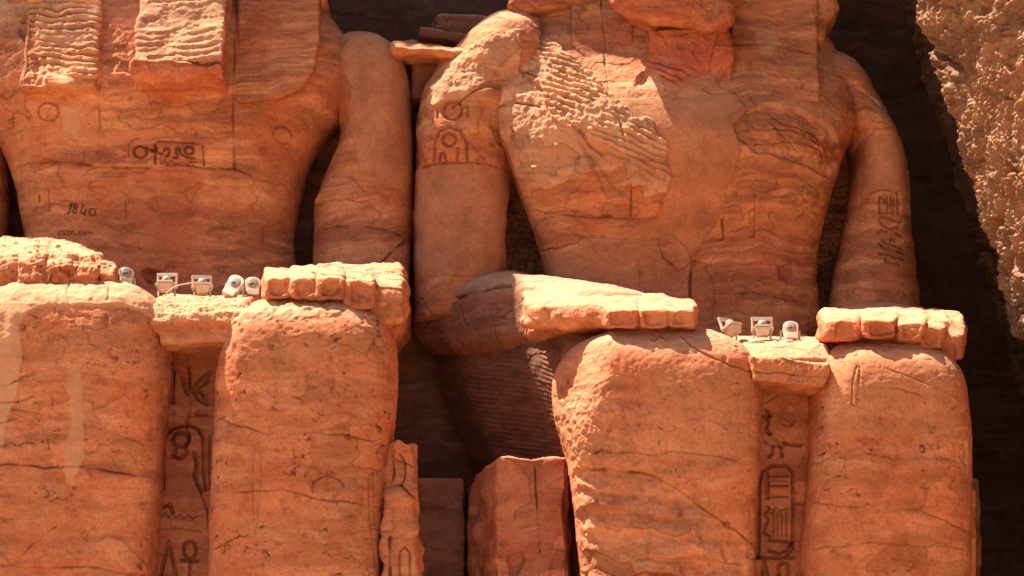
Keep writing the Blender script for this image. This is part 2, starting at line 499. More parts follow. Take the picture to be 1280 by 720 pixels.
STONE_BACK = sandstone('shade_dark_sandstone', ((.075, .034, .023), (.11, .048, .030), (.15, .07, .045), (.09, .036, .025)))  # rear rock darkened to paint the shade of the deep recess
STONE_PANEL = sandstone('relief_sandstone', ((.36, .105, .05), (.46, .15, .07), (.52, .2, .1), (.42, .09, .045)))
CLIFF = sandstone('cliff_sandstone', ((.22, .096, .052), (.37, .172, .086), (.50, .25, .13), (.32, .13, .06)), tilt=1.2, bump=.9, strata=.4)
GROUND = sandstone('sand_ground', ((.29, .165, .09), (.32, .19, .105), (.36, .22, .125), (.30, .165, .09)), bump=.3)
def plain(name, col, rough=.5, metal=0., var=.15):
    m = bpy.data.materials.new(name); m.use_nodes = True; t = m.node_tree
    bs = t.nodes['Principled BSDF']; bs.inputs['Roughness'].default_value = rough; bs.inputs['Metallic'].default_value = metal
    co = nd(t, 'NewGeometry').outputs['Position']
    c = mixc(t, ramp(t, noise(t, co, 18, 4, .65), [(.35, 0.), (.7, 1.)]), tuple(k*(1-var) for k in col), col)
    t.links.new(c, bs.inputs['Base Color']); return m
LAMP_PAINT = plain('dusty_cream_paint', (.64, .51, .36), .55, 0, .25)
LAMP_METAL = plain('sunbleached_steel', (.5, .42, .33), .5, .2, .3)
LAMP_GLASS = plain('dusty_lamp_glass', (.34, .28, .22), .3, 0, .2)
LAMP_DARK = plain('rusty_bulb_socket', (.15, .07, .035), .6)
CABLE = plain('cream_cable', (.5, .36, .23), .7)
PALE_STONE = plain('pale_limestone_chip', (.6, .5, .38), .9, 0, .3)

# ------------------------------------------------------------------ setting: ground and cliff
def grid(name, fn, nu, nv, mat, carve_tone=None):
    a, b = np.meshgrid(np.linspace(0, 1, nu), np.linspace(0, 1, nv), indexing='ij')
    p = fn(a.ravel(), b.ravel())
    i = np.arange(nu*nv).reshape(nu, nv)
    F = np.stack([i[:-1, :-1], i[1:, :-1], i[1:, 1:], i[:-1, 1:]], -1).reshape(-1, 4)
    tone = np.zeros((len(p), 4), np.float32)
    return link(name, mesh_np(name, p, F, tone), None, mat)
def ground_fn(a, b):
    q = lambda t: np.sign(t-.5)*np.abs(2*t-1)**4*3000
    x, y = q(a), q(b)
    return np.stack([x, y-20, .06*fbm(x*.2, y*.2, x*0, 3)], 1)
tag(grid('ground', ground_fn, 80, 80, GROUND), kind='structure')

def back_fn(a, b):
    x = -22+32*a; z = -.5+27*b
    y = 8.6+.10*fbm(x*.9, x*0, z*.9, 4)+.03*fbm(x*6, x*0, z*6, 3)
    return np.stack([x, y, z], 1)
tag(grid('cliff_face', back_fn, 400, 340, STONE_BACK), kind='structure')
def crag_fn(a, b):
    x = -60+80*a
    top = 46-10.3*sstep(-11.0, -12.4, x)+6.6*sstep(-15.4, -17.0, x)+1.2*fbm(x*.35, x*0, x*0+4, 3)  # top edge raised and notched to shape where its shadow falls
    t = b*60
    z = np.where(t < 24, 26.4+(top-26.4)*t/24, top+.05*(t-24)); y = np.where(t < 6, 8.6-1.6*t/6, np.where(t < 24, 7.0, 7.0+(t-24)))
    return np.stack([x, y+.15*fbm(x*.5, y, z*.5, 3), z], 1)
tag(grid('shade_cliff_top', crag_fn, 160, 160, STONE_BACK), kind='structure')  # unseen crag, its overhang added to throw shade over the statues

WALL = [(8.7, 9.4), (8.7, 5.2), (8.35, 4.1), (7.75, 3.3), (8.1, 0.0), (9.6, -7.0)]     # plan of the right-hand side wall (x, y)
def side_fn(a, b):
    z = np.interp(b, [0, .08, .92, 1], [-.5, 5.2, 16.8, 26.5])
    T = np.array([0, .06, .10, .16, .80, 1.0])
    x = np.interp(a, T, [w[0] for w in WALL]); y = np.interp(a, T, [w[1] for w in WALL])
    y = y-.9*(a > .99)
    big = .22*fbm(x*.5+3, y*.5, z*.35, 3)
    w = fbm(y*.8, z*.6, z*0, 2)
    r1 = fbm(y*1.7+.8*w, z*3.0+.5*y+w, z*0, 4, .6)
    r2 = fbm(y*8+.35*z, z*13+y, z*0+4, 4, .72)
    d = big+.17*np.abs(r1)*np.sign(r1)+.12*r2-.10*np.clip(np.abs(r2)-.25, 0, 1)
    d = d-.22*sstep(.07, .0, np.abs(fbm(y*.55+.25*z+7, z*.45, z*0+2, 3)))-.10*sstep(.05, 0, np.abs(fbm(y*1.2-.3*z, z*.8+9, z*0+8, 3)))
    nx, ny = -.97, -.25
    lean = .30*(z-10.6)
    return np.stack([x+nx*d-lean, y+ny*d, z], 1)
tag(grid('side_cliff', side_fn, 620, 1150, CLIFF), kind='structure')

# ------------------------------------------------------------------ left colossus
BOT = 900
BASE_Z = .05
def leg_solid(rows, thigh, y0=1.0):
    return U(.35, loft(rows, y0, 4.6, .42), tube(thigh, 2.8, .35))

LC = empty('stone_colossus', (EX(200, 3), 3.0, BASE_Z),
           'seated sandstone colossus with an intact hanging beard block and 1840 scratched on its belly', 'statue', 'colossi seated along the cliff')
# torso
tor = loft([(-110, 130, 300, 4.6, 6.6), (-40, 20, 370, 4.35, 6.9), (0, -10, 400, 4.22, 6.9), (30, -40, 428, 3.98, 6.9), (70, -60, 448, 3.74, 6.9), (115, -55, 446, 3.55, 6.8), (135, -42, 432, 3.58, 6.7), (155, -18, 408, 3.64, 6.7),
            (190, 4, 384, 3.80, 6.5), (240, 18, 371, 3.98, 6.4), (300, 28, 362, 4.16, 6.3), (340, 22, 367, 4.2, 6.4), (400, 0, 390, 4.1, 6.5), (470, 0, 390, 4.1, 6.5)], 4.7, 3.0, .3)
tor = U(.12, tor, slab([(-100, 95), (490, 95), (512, 430), (-110, 430)], 6.4, 6.5, 7.0, .1))
c = Carve(3.9, .03, .014, .007, .016)
c.area([(0, 205), (50, 200), (130, 212), (200, 210), (290, 213), (345, 225), (375, 245), (378, 400), (-60, 400), (-60, 200)], -.03, .02, wob=.08)
c.groove([(-20, 206), (40, 201), (130, 211), (205, 208), (290, 212), (345, 222), (372, 246)], .035, .03, .15, .08)
c.groove([(128, 112), (127, 150), (125, 196)], .03, .025, 0, .03).groove([(294, 0), (294, 128), (293, 170), (292, 212)], .04, .04, 0, .03)
c.area([(77, 135), (97, 140), (101, 158), (95, 172), (80, 168)], .0, .02, mort=.5, pale=.3)
c.area([(18, 200), (30, 200), (32, 262), (18, 262)], .015, .02, mort=.6, wob=.02)
c.area([(-60, -40), (128, -40), (126, 108), (100, 120), (60, 116), (20, 124), (-60, 120)], .03, .03, rough=.05, rscale=.10)
c.area([(126, 30), (170, 40), (175, 105), (150, 118), (128, 115)], .02, .03, rough=.05, rscale=.08)
c.area([(14, 18), (126, 18), (126, 104), (92, 98), (56, 88), (62, 58), (30, 40)], .05, .02, ripple=(.115, .075, -.03, .35), rough=.015, rscale=.06, wob=.03)
c.area([(22, 28), (40, 10), (42, 50), (38, 62), (24, 46)], -.10, .03, wob=.1)
c.area([(404, 18), (425, 30), (433, 50), (424, 72), (432, 110), (446, 135), (470, 135), (470, 10)], .012, .012, mort=1., wob=.03)
# cartouche and scratched names
K = dict(w=.045, depth=.055, stain=.55)
c.area([(163, 186), (168, 177), (196, 178), (250, 180), (256, 184), (256, 208), (206, 209), (170, 204)], -.012, .015, stain=.10, wob=.0)
c.ring(176, 191, 8, 7, **K, a0=20, a1=400).groove([(184, 186), (190, 189), (197, 187)], **K).groove([(195, 183), (194, 204)], **K)
c.groove([(190, 190), (197, 191), (203, 193)], **K).groove([(206, 189), (208, 186), (211, 186), (213, 190), (211, 195), (208, 196)], **K)
c.groove([(217, 197), (221, 198), (223, 195), (220, 191), (221, 187), (225, 186), (225, 191), (228, 194), (235, 197), (243, 198)], **K)
c.ring(237, 189, 5.5, 4.5, **K).groove([(198, 178), (225, 180), (250, 181)], .03, .03, .5).groove([(254, 183), (255, 207)], .03, .03, .45)
c.groove([(162, 196), (162, 184), (166, 177), (176, 174)], .03, .025, .3)
c.groove([(200, 199), (202, 205), (207, 200), (209, 207), (214, 201), (219, 205), (226, 203), (234, 205), (242, 202), (246, 203)], .03, .025, .5)
g = dict(w=.026, depth=.02, stain=.8)
c.groove([(83, 254), (86, 251), (84, 257), (81, 263)], **g)
c.groove([(93, 253), (90, 252), (89, 255), (92, 258), (92, 262), (88, 263), (87, 260), (92, 257), (94, 254)], **g)
c.groove([(101, 253), (99, 258), (97, 263), (104, 264)], **g).groove([(104, 260), (102, 266)], **g)
c.ring(112.5, 262.5, 4, 4.5, **g)
q = dict(w=.02, depth=.018, stain=.75)
for L in ([(71, 283.5), (68, 284), (67.5, 288), (70, 288.5)], [(73, 284), (73, 288), (76, 288.5), (77, 284)], [(80, 284), (79.5, 289)], [(82, 284), (84, 286), (86, 284)], [(84, 286), (83, 289)],
          [(88, 284), (87.5, 289), (91, 289)], [(93, 290), (95, 285), (97, 290)], [(99, 291), (100, 286), (103, 291), (104, 286)], [(106, 288), (112, 287.5)]):
    c.groove(L, **q)
c.ring(63, 142, 13, 11, .035, .04).area([(52, 136), (60, 131), (70, 132), (76, 140), (73, 150), (62, 153), (54, 149)], .05, .04, wob=.01)
c.ring(352, 166, 11, 10, .03, .03).area([(343, 160), (352, 156), (361, 161), (361, 171), (352, 176), (343, 172)], .04, .03, wob=.01)
c.groove([(42, 246), (42, 240)], .04, .03, .8).groove([(56, 228), (56, 260)], .02, .02, .3).groove([(155, 250), (155, 272)], .02, .02, .4).groove([(14, 143), (14, 156)], .02, .02, .5).groove([(9, 148), (18, 147)], .02, .02, .4)
c.area([(175, 337), (182, 334), (195, 336), (194, 348), (184, 349), (177, 343)], -.25, .05, wob=.02)
lo, hi = box_px(-115, 520, -110, 470, 3.4, 7.0)
sculpt('torso', tor, lo, hi, STONE, LC, c, label='broad bare chest with a carved cartouche and scratched graffiti')
# head cloth, head and beard (mostly above the picture)
hd = U(.25, ell(P(213, -170, 4.8), (1.25, 1.35, 1.6)), ell(P(213, -110, 4.5), (.8, .7, .7)),
       slab([(15, 10), (60, -180), (110, -290), (213, -330), (316, -290), (366, -180), (411, 10), (395, 40), (300, -10), (213, -30), (126, -10), (35, 40)], 5, 4.3, 6.4, .3))
head = sculpt('head', hd, *box_px(-20, 440, -340, 60, 2.9, 6.8), STONE, LC, Carve(4, .03, .012, .006, .01), h=.09)
lapL = ROUGH(side([(4.6, -120), (3.86, 20), (3.36, 108), (3.7, 122), (5.5, 112), (5.5, -120)], 36, 126, 4, .05), .05, .3)
lapL = ROUGH(lapL, .06, .7)
c = Carve(3.65, .02, .016, .01, .01)
c.area([(14, -40), (124, -40), (123, 104), (92, 98), (50, 86)], .02, .02, ripple=(.115, .08, -.04, .4), pale=.28, rough=.02, rscale=.06, wob=.03)  # paleness on the ribs paints extra sunlight over worn stone
c.area([(20, 0), (44, 0), (42, 62), (54, 90), (64, 118), (20, 118)], -.06, .05, rough=.06, rscale=.1, wob=.12)
sculpt('lappet', lapL, *box_px(20, 140, -60, 130, 3.2, 5.4), STONE, LC, c, label='sunlit ribbed lappet of the head cloth')
lapR = slab([(296, -80), (398, -80), (398, 48), (392, 86), (376, 112), (350, 124), (296, 131)], 3.7, 3.56, 5.2, .05)
lapR = (lambda g_: (lambda x, y, z: g_(x, y-.20*np.clip(z-EZ(128, 3.6), 0, 9), z)))(lapR)
c = Carve(3.6, .015, .01, .006, .01).area([(290, -60), (400, -60), (400, 135), (290, 135)], 0, .02, ripple=(.085, .012, .03, .5), wob=.0)
sculpt('lappet', lapR, *box_px(280, 410, -60, 140, 3.4, 5.6), STONE, LC, c, label='shaded lappet of the head cloth beside the beard')
beard = side([(4.0, -110), (2.72, 76), (2.95, 92), (3.5, 104), (4.6, 108), (4.6, -110)], 168, 278, 2.7, .06)
beard = ROUGH(beard, .05, .5)
c = Carve(2.65, .03, .014, .007, .012)
c.area([(160, -60), (290, -60), (290, 78), (160, 78)], 0, .02, ripple=(.13, .03, .12, .6), pale=.28, rough=.03, rscale=.18, wob=.0)  # beard front paled to paint in sun on the worn face
c.area([(170, 80), (228, 80), (246, 68), (262, 70), (280, 76), (280, 112), (170, 112)], -.05, .03, rough=.07, rscale=.16, wob=.05)
bd = sculpt('beard', beard, *box_px(150, 300, -110, 120, 2.3, 4.8), STONE, LC, c, h=.05)
under = side([(2.70, 78), (2.86, 98), (3.5, 113), (4.4, 118), (4.4, 92), (3.2, 78)], 171, 277, 2.9, .04)
under = ROUGH(under, .12, .4)
sculpt('broken_end', under, *box_px(160, 290, 70, 125, 2.6, 4.5), STONE_RED, bd, Carve(3, .04, .03, .012, .02), h=.05, label='red freshly broken underside')
# arms
armR = loft([(34, 424, 474, 4.7, 6.3), (50, 410, 492, 4.45, 6.6), (80, 394, 510, 4.3, 6.7), (125, 404, 516, 4.2, 6.7), (150, 430, 517, 4.2, 6.7), (180, 424, 517, 4.22, 6.6), (215, 404, 517, 4.22, 6.6), (260, 391, 514, 4.25, 6.5), (310, 391, 512, 4.2, 6.5), (350, 390, 512, 4.0, 6.5), (420, 385, 512, 4.0, 6.5)], 4.9, 2.5, .35)
c = Carve(4.4, .05, .014, .007, .008, mort=.1)
c.area([(423, 60), (440, 42), (470, 36), (520, 80), (520, 240), (490, 235), (450, 215), (436, 150), (440, 110), (422, 80)], .014, .012, mort=1., wob=.04)
c.area([(390, 252), (414, 220), (440, 224), (460, 246), (430, 252)], .05, .02, rough=.03, wob=.03)
c.groove([(388, 254), (460, 252)], .03, .03, 0, .05).groove([(388, 285), (440, 284), (500, 292)], .035, .035, .1, .04).groove([(505, 297), (490, 318), (478, 330)], .05, .05, .2, .05)
c.area([(388, 290), (500, 296), (480, 340), (388, 340)], -.02, .02, mort=.2)
arm = sculpt('arm', armR, *box_px(375, 530, -20, 420, 3.8, 7), STONE, LC, c, label='arm with a smooth mortar patch on the shoulder')
def mirror_arm(rows, uc): return [(v, 2*uc-b, 2*uc-a, f, k) for v, a, b, f, k in rows]
armL = loft(mirror_arm([(34, 424, 474, 4.7, 6.3), (50, 410, 492, 4.45, 6.6), (130, 395, 516, 4.2, 6.7), (200, 386, 517, 4.22, 6.6), (310, 390, 512, 4.2, 6.5), (420, 385, 512, 4.0, 6.5)], 195), 4.9, 2.5, .35)
arm2 = sculpt('arm', armL, *box_px(-145, 20, -20, 420, 3.8, 7), STONE, LC, Carve(4.4), h=.09)
# forearms and hands
fore = U(.25, tube([(1.2, 352, 500, 346, 420), (2.6, 372, 508, 344, 440), (5.2, 382, 514, 330, 460)], 2.4, .3))
sculpt('forearm', fore, *box_px(340, 530, 325, 480, 1.0, 5.4), STONE, LC, Carve(2, .03, .015, .008, .012))
def broken_tips(c, tips):
    for k, (u, v, w, h) in enumerate(tips):
        c.area([(u-.62*w, v-.2*h), (u-.1*w, v-.42*h), (u+.58*w, v-.25*h), (u+.68*w, v+.6*h), (u+.1*w, v+.85*h), (u-.6*w, v+.7*h)], -.045-.02*(k % 2), .02, rough=.035, rscale=.12, wob=.07)
def hand_solid(fingers, back):
    """fingers: tip (u, v), half width and half height in pixels, depth of tip and knuckle, knuckle height"""
    fs = []
    for (u, v, wu, hv, y0, y1, v1) in fingers:
        w = wu*1.03
        fs.append(tube([(y0, u-w*.9, u+w*.93, v-hv*.55, v+hv*.95), (y0+.14, u-w, u+w, v-hv*.85, v+hv), (y0+.7, u-w*1.02, u+w*1.02, v-hv*1.1, v+hv*1.05), (y1, u-w, u+w, v1-hv*1.15, v1+hv*1.1)], 6.5, .05))
    bk = tube(back, 3.6, .2)
    return lambda x, y, z: smin(__import__('functools').reduce(lambda a, b: smin(a, b, .018), [f(x, y, z) for f in fs]), bk(x, y, z), .10)+.035*fbm(x*2.4, y*1.6, z*3, 3)+.018*vnoise(x*7, y*5, z*7)
hnd = hand_solid([(347, 357, 16, 15, .42, 2.0, 352), (379, 357, 16, 16, .32, 2.0, 350), (413, 358, 18, 17, .25, 2.0, 350), (449, 365, 19, 21, .28, 2.0, 354), (482, 376, 22, 30, .5, 2.0, 362)],
                 [(.75, 338, 500, 346, 376), (1.8, 342, 508, 336, 405), (3.0, 352, 510, 334, 430)])
c = Carve(.4, .03, .03, .01, .012)
broken_tips(c, [(379, 357, 16, 16), (413, 358, 18, 17), (449, 365, 19, 21), (347, 357, 16, 15)])
c.groove([(455, 345), (458, 355), (470, 352), (472, 365)], .04, .04, 0, .08)
sculpt('hand', hnd, *box_px(322, 520, 330, 440, .15, 3.0), STONE_LEG, LC, c, h=.045, label='flat hand with five blunt stone fingers')
hnd2 = hand_solid([(2, 338, 22, 22, .5, 2.2, 328), (40, 338, 18, 22, .45, 2.2, 326), (74, 340, 18, 17, .45, 2.2, 330), (105, 342, 18, 15, .45, 2.2, 334), (132, 345, 12, 12, .6, 2.0, 340), (-40, 340, 22, 26, .6, 2.2, 330)],
                  [(.8, -60, 140, 316, 358), (2.0, -64, 128, 306, 370), (3.4, -60, 90, 296, 380)])
c = Carve(.5, .04, .06, .016, .02, pits=.05).area([(40, 300), (150, 320), (150, 360), (40, 352)], 0, .03, rough=.09, rscale=.16)
c.groove([(60, 308), (66, 330), (62, 350)], .05, .06, 0, .15).groove([(100, 318), (92, 340)], .05, .05, 0, .15)
sculpt('hand', hnd2, *box_px(-70, 160, 290, 385, .2, 3.5), STONE_LEG, LC, c, h=.045, label='crumbling hand on the outer knee')
# legs
legA = leg_solid([(347, 20, 150, .75, 2.2), (356, -2, 178, .42, 2.4), (372, -22, 196, .15, 2.5), (400, -34, 206, .0, 2.5), (450, -36, 209, .0, 2.5), (540, -36, 204, .06, 2.5), (600, -36, 200, .1, 2.5), (720, -40, 192, .25, 2.6), (BOT, -46, 180, .5, 2.8)],
                 [(.9, -20, 200, 356, 520), (2.5, -26, 204, 352, 540), (4.6, -30, 205, 350, 560)])
c = Carve(.1, .03, .014, .007, .008, flake=.008, spots=.55, pits=.022)
c.area([(-60, 340), (210, 340), (206, 402), (180, 392), (140, 384), (100, 381), (60, 386), (36, 394), (24, 404), (30, 440), (22, 490), (4, 560), (-60, 620)], .035, .018, mort=.5, pale=.34, spots=.0, rough=.03, rscale=.2, wob=.04)
c.area([(84, 456), (103, 458), (101, 560), (96, 610), (86, 608), (80, 560)], .012, .03, mort=.9, pale=.18, spots=0, wob=.08)
c.groove([(-10, 584), (10, 578), (50, 582), (100, 583), (150, 592), (200, 596)], .035, .04, .25, .06).groove([(0, 706), (40, 708), (110, 709), (175, 718)], .03, .03, .15, .05)
c.groove([(0, 690), (15, 704), (40, 680), (70, 660)], .04, .03, .1, .1).groove([(50, 512), (48, 516)], .02, .02).groove([(16, 512), (52, 516)], .02, .02, 0, .04)
c.area([(122, 676), (132, 668), (150, 674), (168, 692), (180, 716), (160, 712), (136, 690)], .02, .02, mort=.6, wob=.05)
c.area([(16, 704), (30, 685), (60, 668), (120, 664), (124, 690), (60, 694)], -.02, .03, wob=.06)
c.groove([(84, 346), (82, 366), (84, 382)], .03, .04, 0, .08).groove([(133, 350), (134, 376)], .03, .04, 0, .08)
c.groove([(67, 498), (66, 512)], .02, .02, .3).groove([(60, 548), (62, 562)], .025, .02, .4)
for k in range(4): c.groove([(-10, 480+26*k), (18, 474+25*k), (44, 470+27*k)], .03, .025, 0, .2)
sculpt('leg', legA, *box_px(-60, 222, 340, BOT, -.1, 4.8), STONE_LEG, LC, c, label='leg capped with a pale crust over the knee')
legB = leg_solid([(372, 330, 440, .8, 2.2), (380, 300, 462, .4, 2.4), (396, 290, 478, .14, 2.5), (424, 284, 490, .0, 2.5), (460, 274, 493, .0, 2.5), (550, 268, 489, .08, 2.5), (640, 263, 483, .16, 2.6), (720, 260, 477, .25, 2.6), (BOT, 250, 462, .5, 2.8)],
                 [(.9, 290, 480, 380, 530), (2.5, 286, 486, 376, 540), (4.6, 284, 490, 374, 560)])
c = Carve(.1, .03, .014, .007, .008, flake=.008, spots=.7, pits=.022)
c.area([(260, 360), (500, 360), (500, 408), (470, 392), (440, 394), (400, 396), (340, 400), (310, 404), (290, 412)], .02, .025, mort=.4, pale=.30, spots=.1, rough=.05, rscale=.14, wob=.08)
c.groove([(270, 520), (300, 530), (330, 541), (390, 541), (440, 547), (495, 556)], .03, .03, .1, .06).groove([(290, 615), (350, 612), (400, 625), (480, 634)], .03, .03, .05, .08)
c.ring(410, 611, 20, 16, .035, .035, .05, a0=10, a1=190)
c.groove([(321, 556), (325, 552), (326, 600), (320, 660)], .02, .02).groove([(318, 560), (315, 620), (318, 668)], .02, .02)
c.groove([(463, 592), (466, 590), (467, 640), (472, 690)], .02, .025).groove([(460, 596), (461, 650), (469, 705)], .02, .025)
c.area([(266, 690), (300, 672), (330, 676), (300, 698), (270, 720), (262, 720)], -.025, .03, wob=.08)
c.groove([(266, 684), (300, 668), (334, 672)], .03, .03, 0, .08)
sculpt('leg', legB, *box_px(245, 505, 360, BOT, -.1, 4.8), STONE_LEG, LC, c, label='leg speckled with dark red spots')
kilt = U(.05, side([(.95, 374), (.5, 381), (.3, 392), (.26, 402), (.34, 414), (4.3, 470), (4.3, 372), (1.6, 371)], 190, 312, .8, .08),
         slab([(200, 412), (304, 410), (304, 428), (202, 431)], .4, .33, 1.7, .04))
kilt = ROUGH(kilt, .05, .4)
c = Carve(.4, .03, .03, .01, .012).area([(190, 365), (310, 365), (310, 400), (190, 402)], 0, .02, pale=.30, rough=.05, rscale=.1)
sculpt('kilt_hem', kilt, *box_px(190, 312, 362, 480, .2, 4.3), STONE_LEG, LC, c, h=.05)
pan = slab([(190, 430), (300, 430), (300, BOT), (180, BOT)], 1.5, 1.52, 2.6, .03)
c = Carve(1.52, .02, .012, .006, .006)
gg = dict(w=.06, depth=.085, stain=.12)
c.groove([(232, 424), (233, 445), (237, 470), (238, 490), (236, 510), (233, 530), (237, 548), (232, 556)], .045, .07, .3, .05)
c.groove([(209, 486), (209, 465), (213, 461), (217, 465), (216, 484), (216, 503)], **gg)
c.groove([(240, 485), (250, 474), (264, 464), (258, 479), (243, 487)], closed=True, **gg).groove([(242, 490), (252, 490), (259, 505), (249, 500)], closed=True, **gg)
c.groove([(228, 472), (231, 484), (234, 492)], **gg)
c.area([(243, 519), (246, 513), (252, 511), (257, 513), (260, 519)], -.07, .012, stain=.3, wob=0).area([(207, 518), (210, 512), (216, 512), (221, 518)], -.05, .012, stain=.1, wob=0)
c.groove([(200, 520), (270, 520)], .03, .02)
c.groove([(204, 610), (204, 556), (207, 543), (217, 535), (234, 531), (248, 536), (254, 548), (254, 586), (257, 612)], **gg)
c.ring(226, 549, 10, 9, **gg).groove([(219, 560), (217, 570), (225, 573), (233, 566), (232, 558)], **gg)
c.groove([(243, 566), (246, 580), (243, 594), (247, 606), (252, 614)], **gg).groove([(262, 545), (262, 612)], .03, .04, .2).groove([(268, 548), (268, 618)], .03, .04, .2)
c.area([(244, 566), (252, 560), (252, 606), (246, 600)], -.03, .015, wob=.03).area([(250, 614), (276, 618), (276, 720), (262, 720), (260, 640)], -.06, .02, wob=.03)
c.groove([(200, 636), (212, 630), (216, 640)], **gg).groove([(202, 645), (206, 641), (210, 646), (215, 642), (220, 647), (225, 643), (230, 648), (236, 644), (241, 648), (246, 645)], w=.03, depth=.035, stain=.3)
c.groove([(196, 662), (220, 660), (252, 664)], .03, .03).area([(212, 648), (240, 648), (246, 656), (230, 660), (214, 657)], .03, .02)
c.groove([(200, 724), (210, 676), (221, 724)], **gg).ring(237.5, 687, 8, 11, **gg).groove([(227, 700), (247, 701)], **gg).groove([(238, 702), (237, 724)], **gg)
sculpt('inscribed_panel', pan, *box_px(185, 300, 425, BOT, 1.3, 2.6), STONE_PANEL, LC, c, h=.05, label='sunken strip of carved signs between the shins')
thr = U(.04, slab([(-70, 597), (580, 597), (582, BOT), (-80, BOT)], 3.2, 3.1, 8.5, .05), plan([(-70, 6.3), (-70, 8.8), (560, 8.8), (560, 6.32)], 200, BOT, 6.4, .1))
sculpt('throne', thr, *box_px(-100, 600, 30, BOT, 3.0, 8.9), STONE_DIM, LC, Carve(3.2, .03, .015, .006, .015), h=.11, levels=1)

# ------------------------------------------------------------------ right colossus
RC = empty('stone_colossus', (EX(850, 3), 3.0, BASE_Z),
           'seated sandstone colossus with a broken beard and a peeling pale chest beside the rough cliff', 'statue', 'colossi seated along the cliff')
tor = loft([(-110, 740, 950, 4.6, 6.6), (-40, 680, 1000, 4.7, 6.9), (20, 640, 1030, 4.4, 6.9), (70, 606, 1060, 4.06, 6.9), (110, 596, 1080, 3.74, 6.9), (150, 608, 1072, 3.44, 6.8), (190, 630, 1056, 3.26, 6.7), (230, 648, 1042, 3.40, 6.5), (270, 662, 1030, 3.74, 6.4), (310, 676, 1021, 4.05, 6.3), (350, 684, 1020, 4.12, 6.3), (400, 684, 1030, 4.1, 6.4), (470, 684, 1034, 4.0, 6.5)], 4.7, 3.0, .3)
tor = U(.12, tor, slab([(524, 120), (1090, 130), (1130, 230), (1140, 430), (518, 430)], 6.2, 6.3, 7.0, .1))
c = Carve(3.5, .03, .016, .008, .018)
c.area([(770, 125), (850, 118), (920, 124), (935, 160), (925, 200), (905, 255), (880, 300), (862, 320), (836, 280), (830, 255), (834, 180), (800, 150)], .018, .012, mort=1., wob=.06)
c.area([(740, 292), (836, 268), (862, 320), (866, 400), (690, 400), (680, 296), (720, 300)], .0, .02, mort=.55, wob=.08)
# bare worn shoulder and ribbed remains of the head cloth, sunlit pallor painted in
c.area([(545, 140), (590, 60), (640, 30), (700, 60), (790, 140), (830, 210), (740, 214), (690, 230), (640, 205), (620, 150)], .02, .03, rough=.045, rscale=.13, wob=.06, pale=.3)
c.area([(632, 12), (650, 8), (700, 52), (740, 96), (770, 130), (800, 152), (832, 176), (830, 234), (800, 236), (740, 182), (700, 150), (676, 110), (660, 80), (636, 60)], .07, .025, ripple=(.11, .055, -.42, .55), pale=.35, rough=.03, rscale=.09, wob=.12)
c.groove([(648, 72), (680, 112), (712, 150), (740, 190), (760, 206)], .05, .05, 0, .1).groove([(620, 122), (650, 124), (676, 130)], .04, .05, .1, .08).groove([(608, 72), (624, 84), (650, 76), (672, 90)], .04, .05, .1, .08)
c.area([(724, 178), (780, 196), (784, 240), (760, 244), (740, 208)], -.06, .03, mort=.3, wob=.03)
c.groove([(752, 0), (756, 60), (762, 118), (776, 160), (786, 210), (790, 262)], .035, .04, .2, .04)
c.area([(640, 200), (742, 210), (786, 244), (826, 250), (824, 266), (790, 266), (720, 256), (660, 252)], .035, .018, wob=.06)
c.groove([(656, 246), (700, 262), (750, 266), (788, 266), (824, 268)], .03, .035, .1, .05).groove([(680, 298), (720, 296), (745, 288)], .03, .03, .1, .08)
# scar on the breast, flakes over the belly
c.area([(918, 160), (930, 142), (960, 132), (1000, 134), (1040, 152), (1058, 180), (1040, 212), (1000, 202), (950, 196), (925, 180)], -.10, .015, rough=.04, rscale=.2, wob=.05)
c.area([(940, 136), (990, 122), (1040, 130), (1056, 160), (1050, 176), (1010, 140)], .01, .015, mort=.8, pale=.12, wob=.03)
for L in ([(922, 150), (970, 148), (1020, 164), (1046, 190)], [(930, 165), (990, 160), (1030, 178)], [(945, 185), (1000, 178), (1030, 184), (1040, 200)], [(960, 150), (1000, 190)]): c.groove(L, .03, .03, .1, .08)
c.area([(912, 255), (930, 240), (1010, 236), (1046, 214), (1050, 240), (1026, 290), (1022, 420), (880, 420), (888, 360), (872, 330), (880, 300), (905, 290)], .022, .014, wob=.08)
c.groove([(905, 268), (908, 292), (880, 296), (872, 318), (866, 345), (864, 400)], .035, .05, .2, .08)
c.area([(868, 318), (884, 322), (896, 350), (896, 396), (888, 406), (866, 404), (864, 350)], -.08, .02, mort=.5, wob=.05)
c.area([(826, 290), (842, 288), (860, 300), (868, 318), (856, 330), (840, 322), (830, 306)], .04, .02, wob=.05).groove([(826, 292), (832, 316), (850, 332), (868, 322)], .03, .03, .1, .06)
c.area([(760, 292), (780, 290), (786, 308), (800, 322), (796, 330), (770, 318), (760, 302)], .02, .012, wob=.05)
c.groove([(896, 360), (940, 360), (1000, 366)], .025, .03, 0, .05).groove([(880, 302), (940, 298), (1010, 306)], .02, .02, 0, .06).groove([(945, 240), (946, 290)], .025, .02, .2).groove([(802, 322), (802, 350)], .02, .02, .2)
c.area([(978, 326), (996, 318), (1000, 336), (990, 344), (980, 340)], -.05, .03, stain=.2, wob=.05)
c.area([(719, 200), (732, 195), (743, 203), (742, 213), (728, 216), (720, 210)], .07, .04, wob=.01).ring(731, 205, 12, 10, .03, .03)
c.area([(1006, 232), (1014, 226), (1024, 230), (1026, 240), (1016, 244), (1007, 240)], .05, .04, wob=.01).ring(1015, 235, 10, 9, .03, .03)
lo, hi = box_px(510, 1150, -110, 470, 3.0, 7.0)
sculpt('torso', tor, lo, hi, STONE, RC, c, label='broad chest patched with smooth mortar and flaking layers')
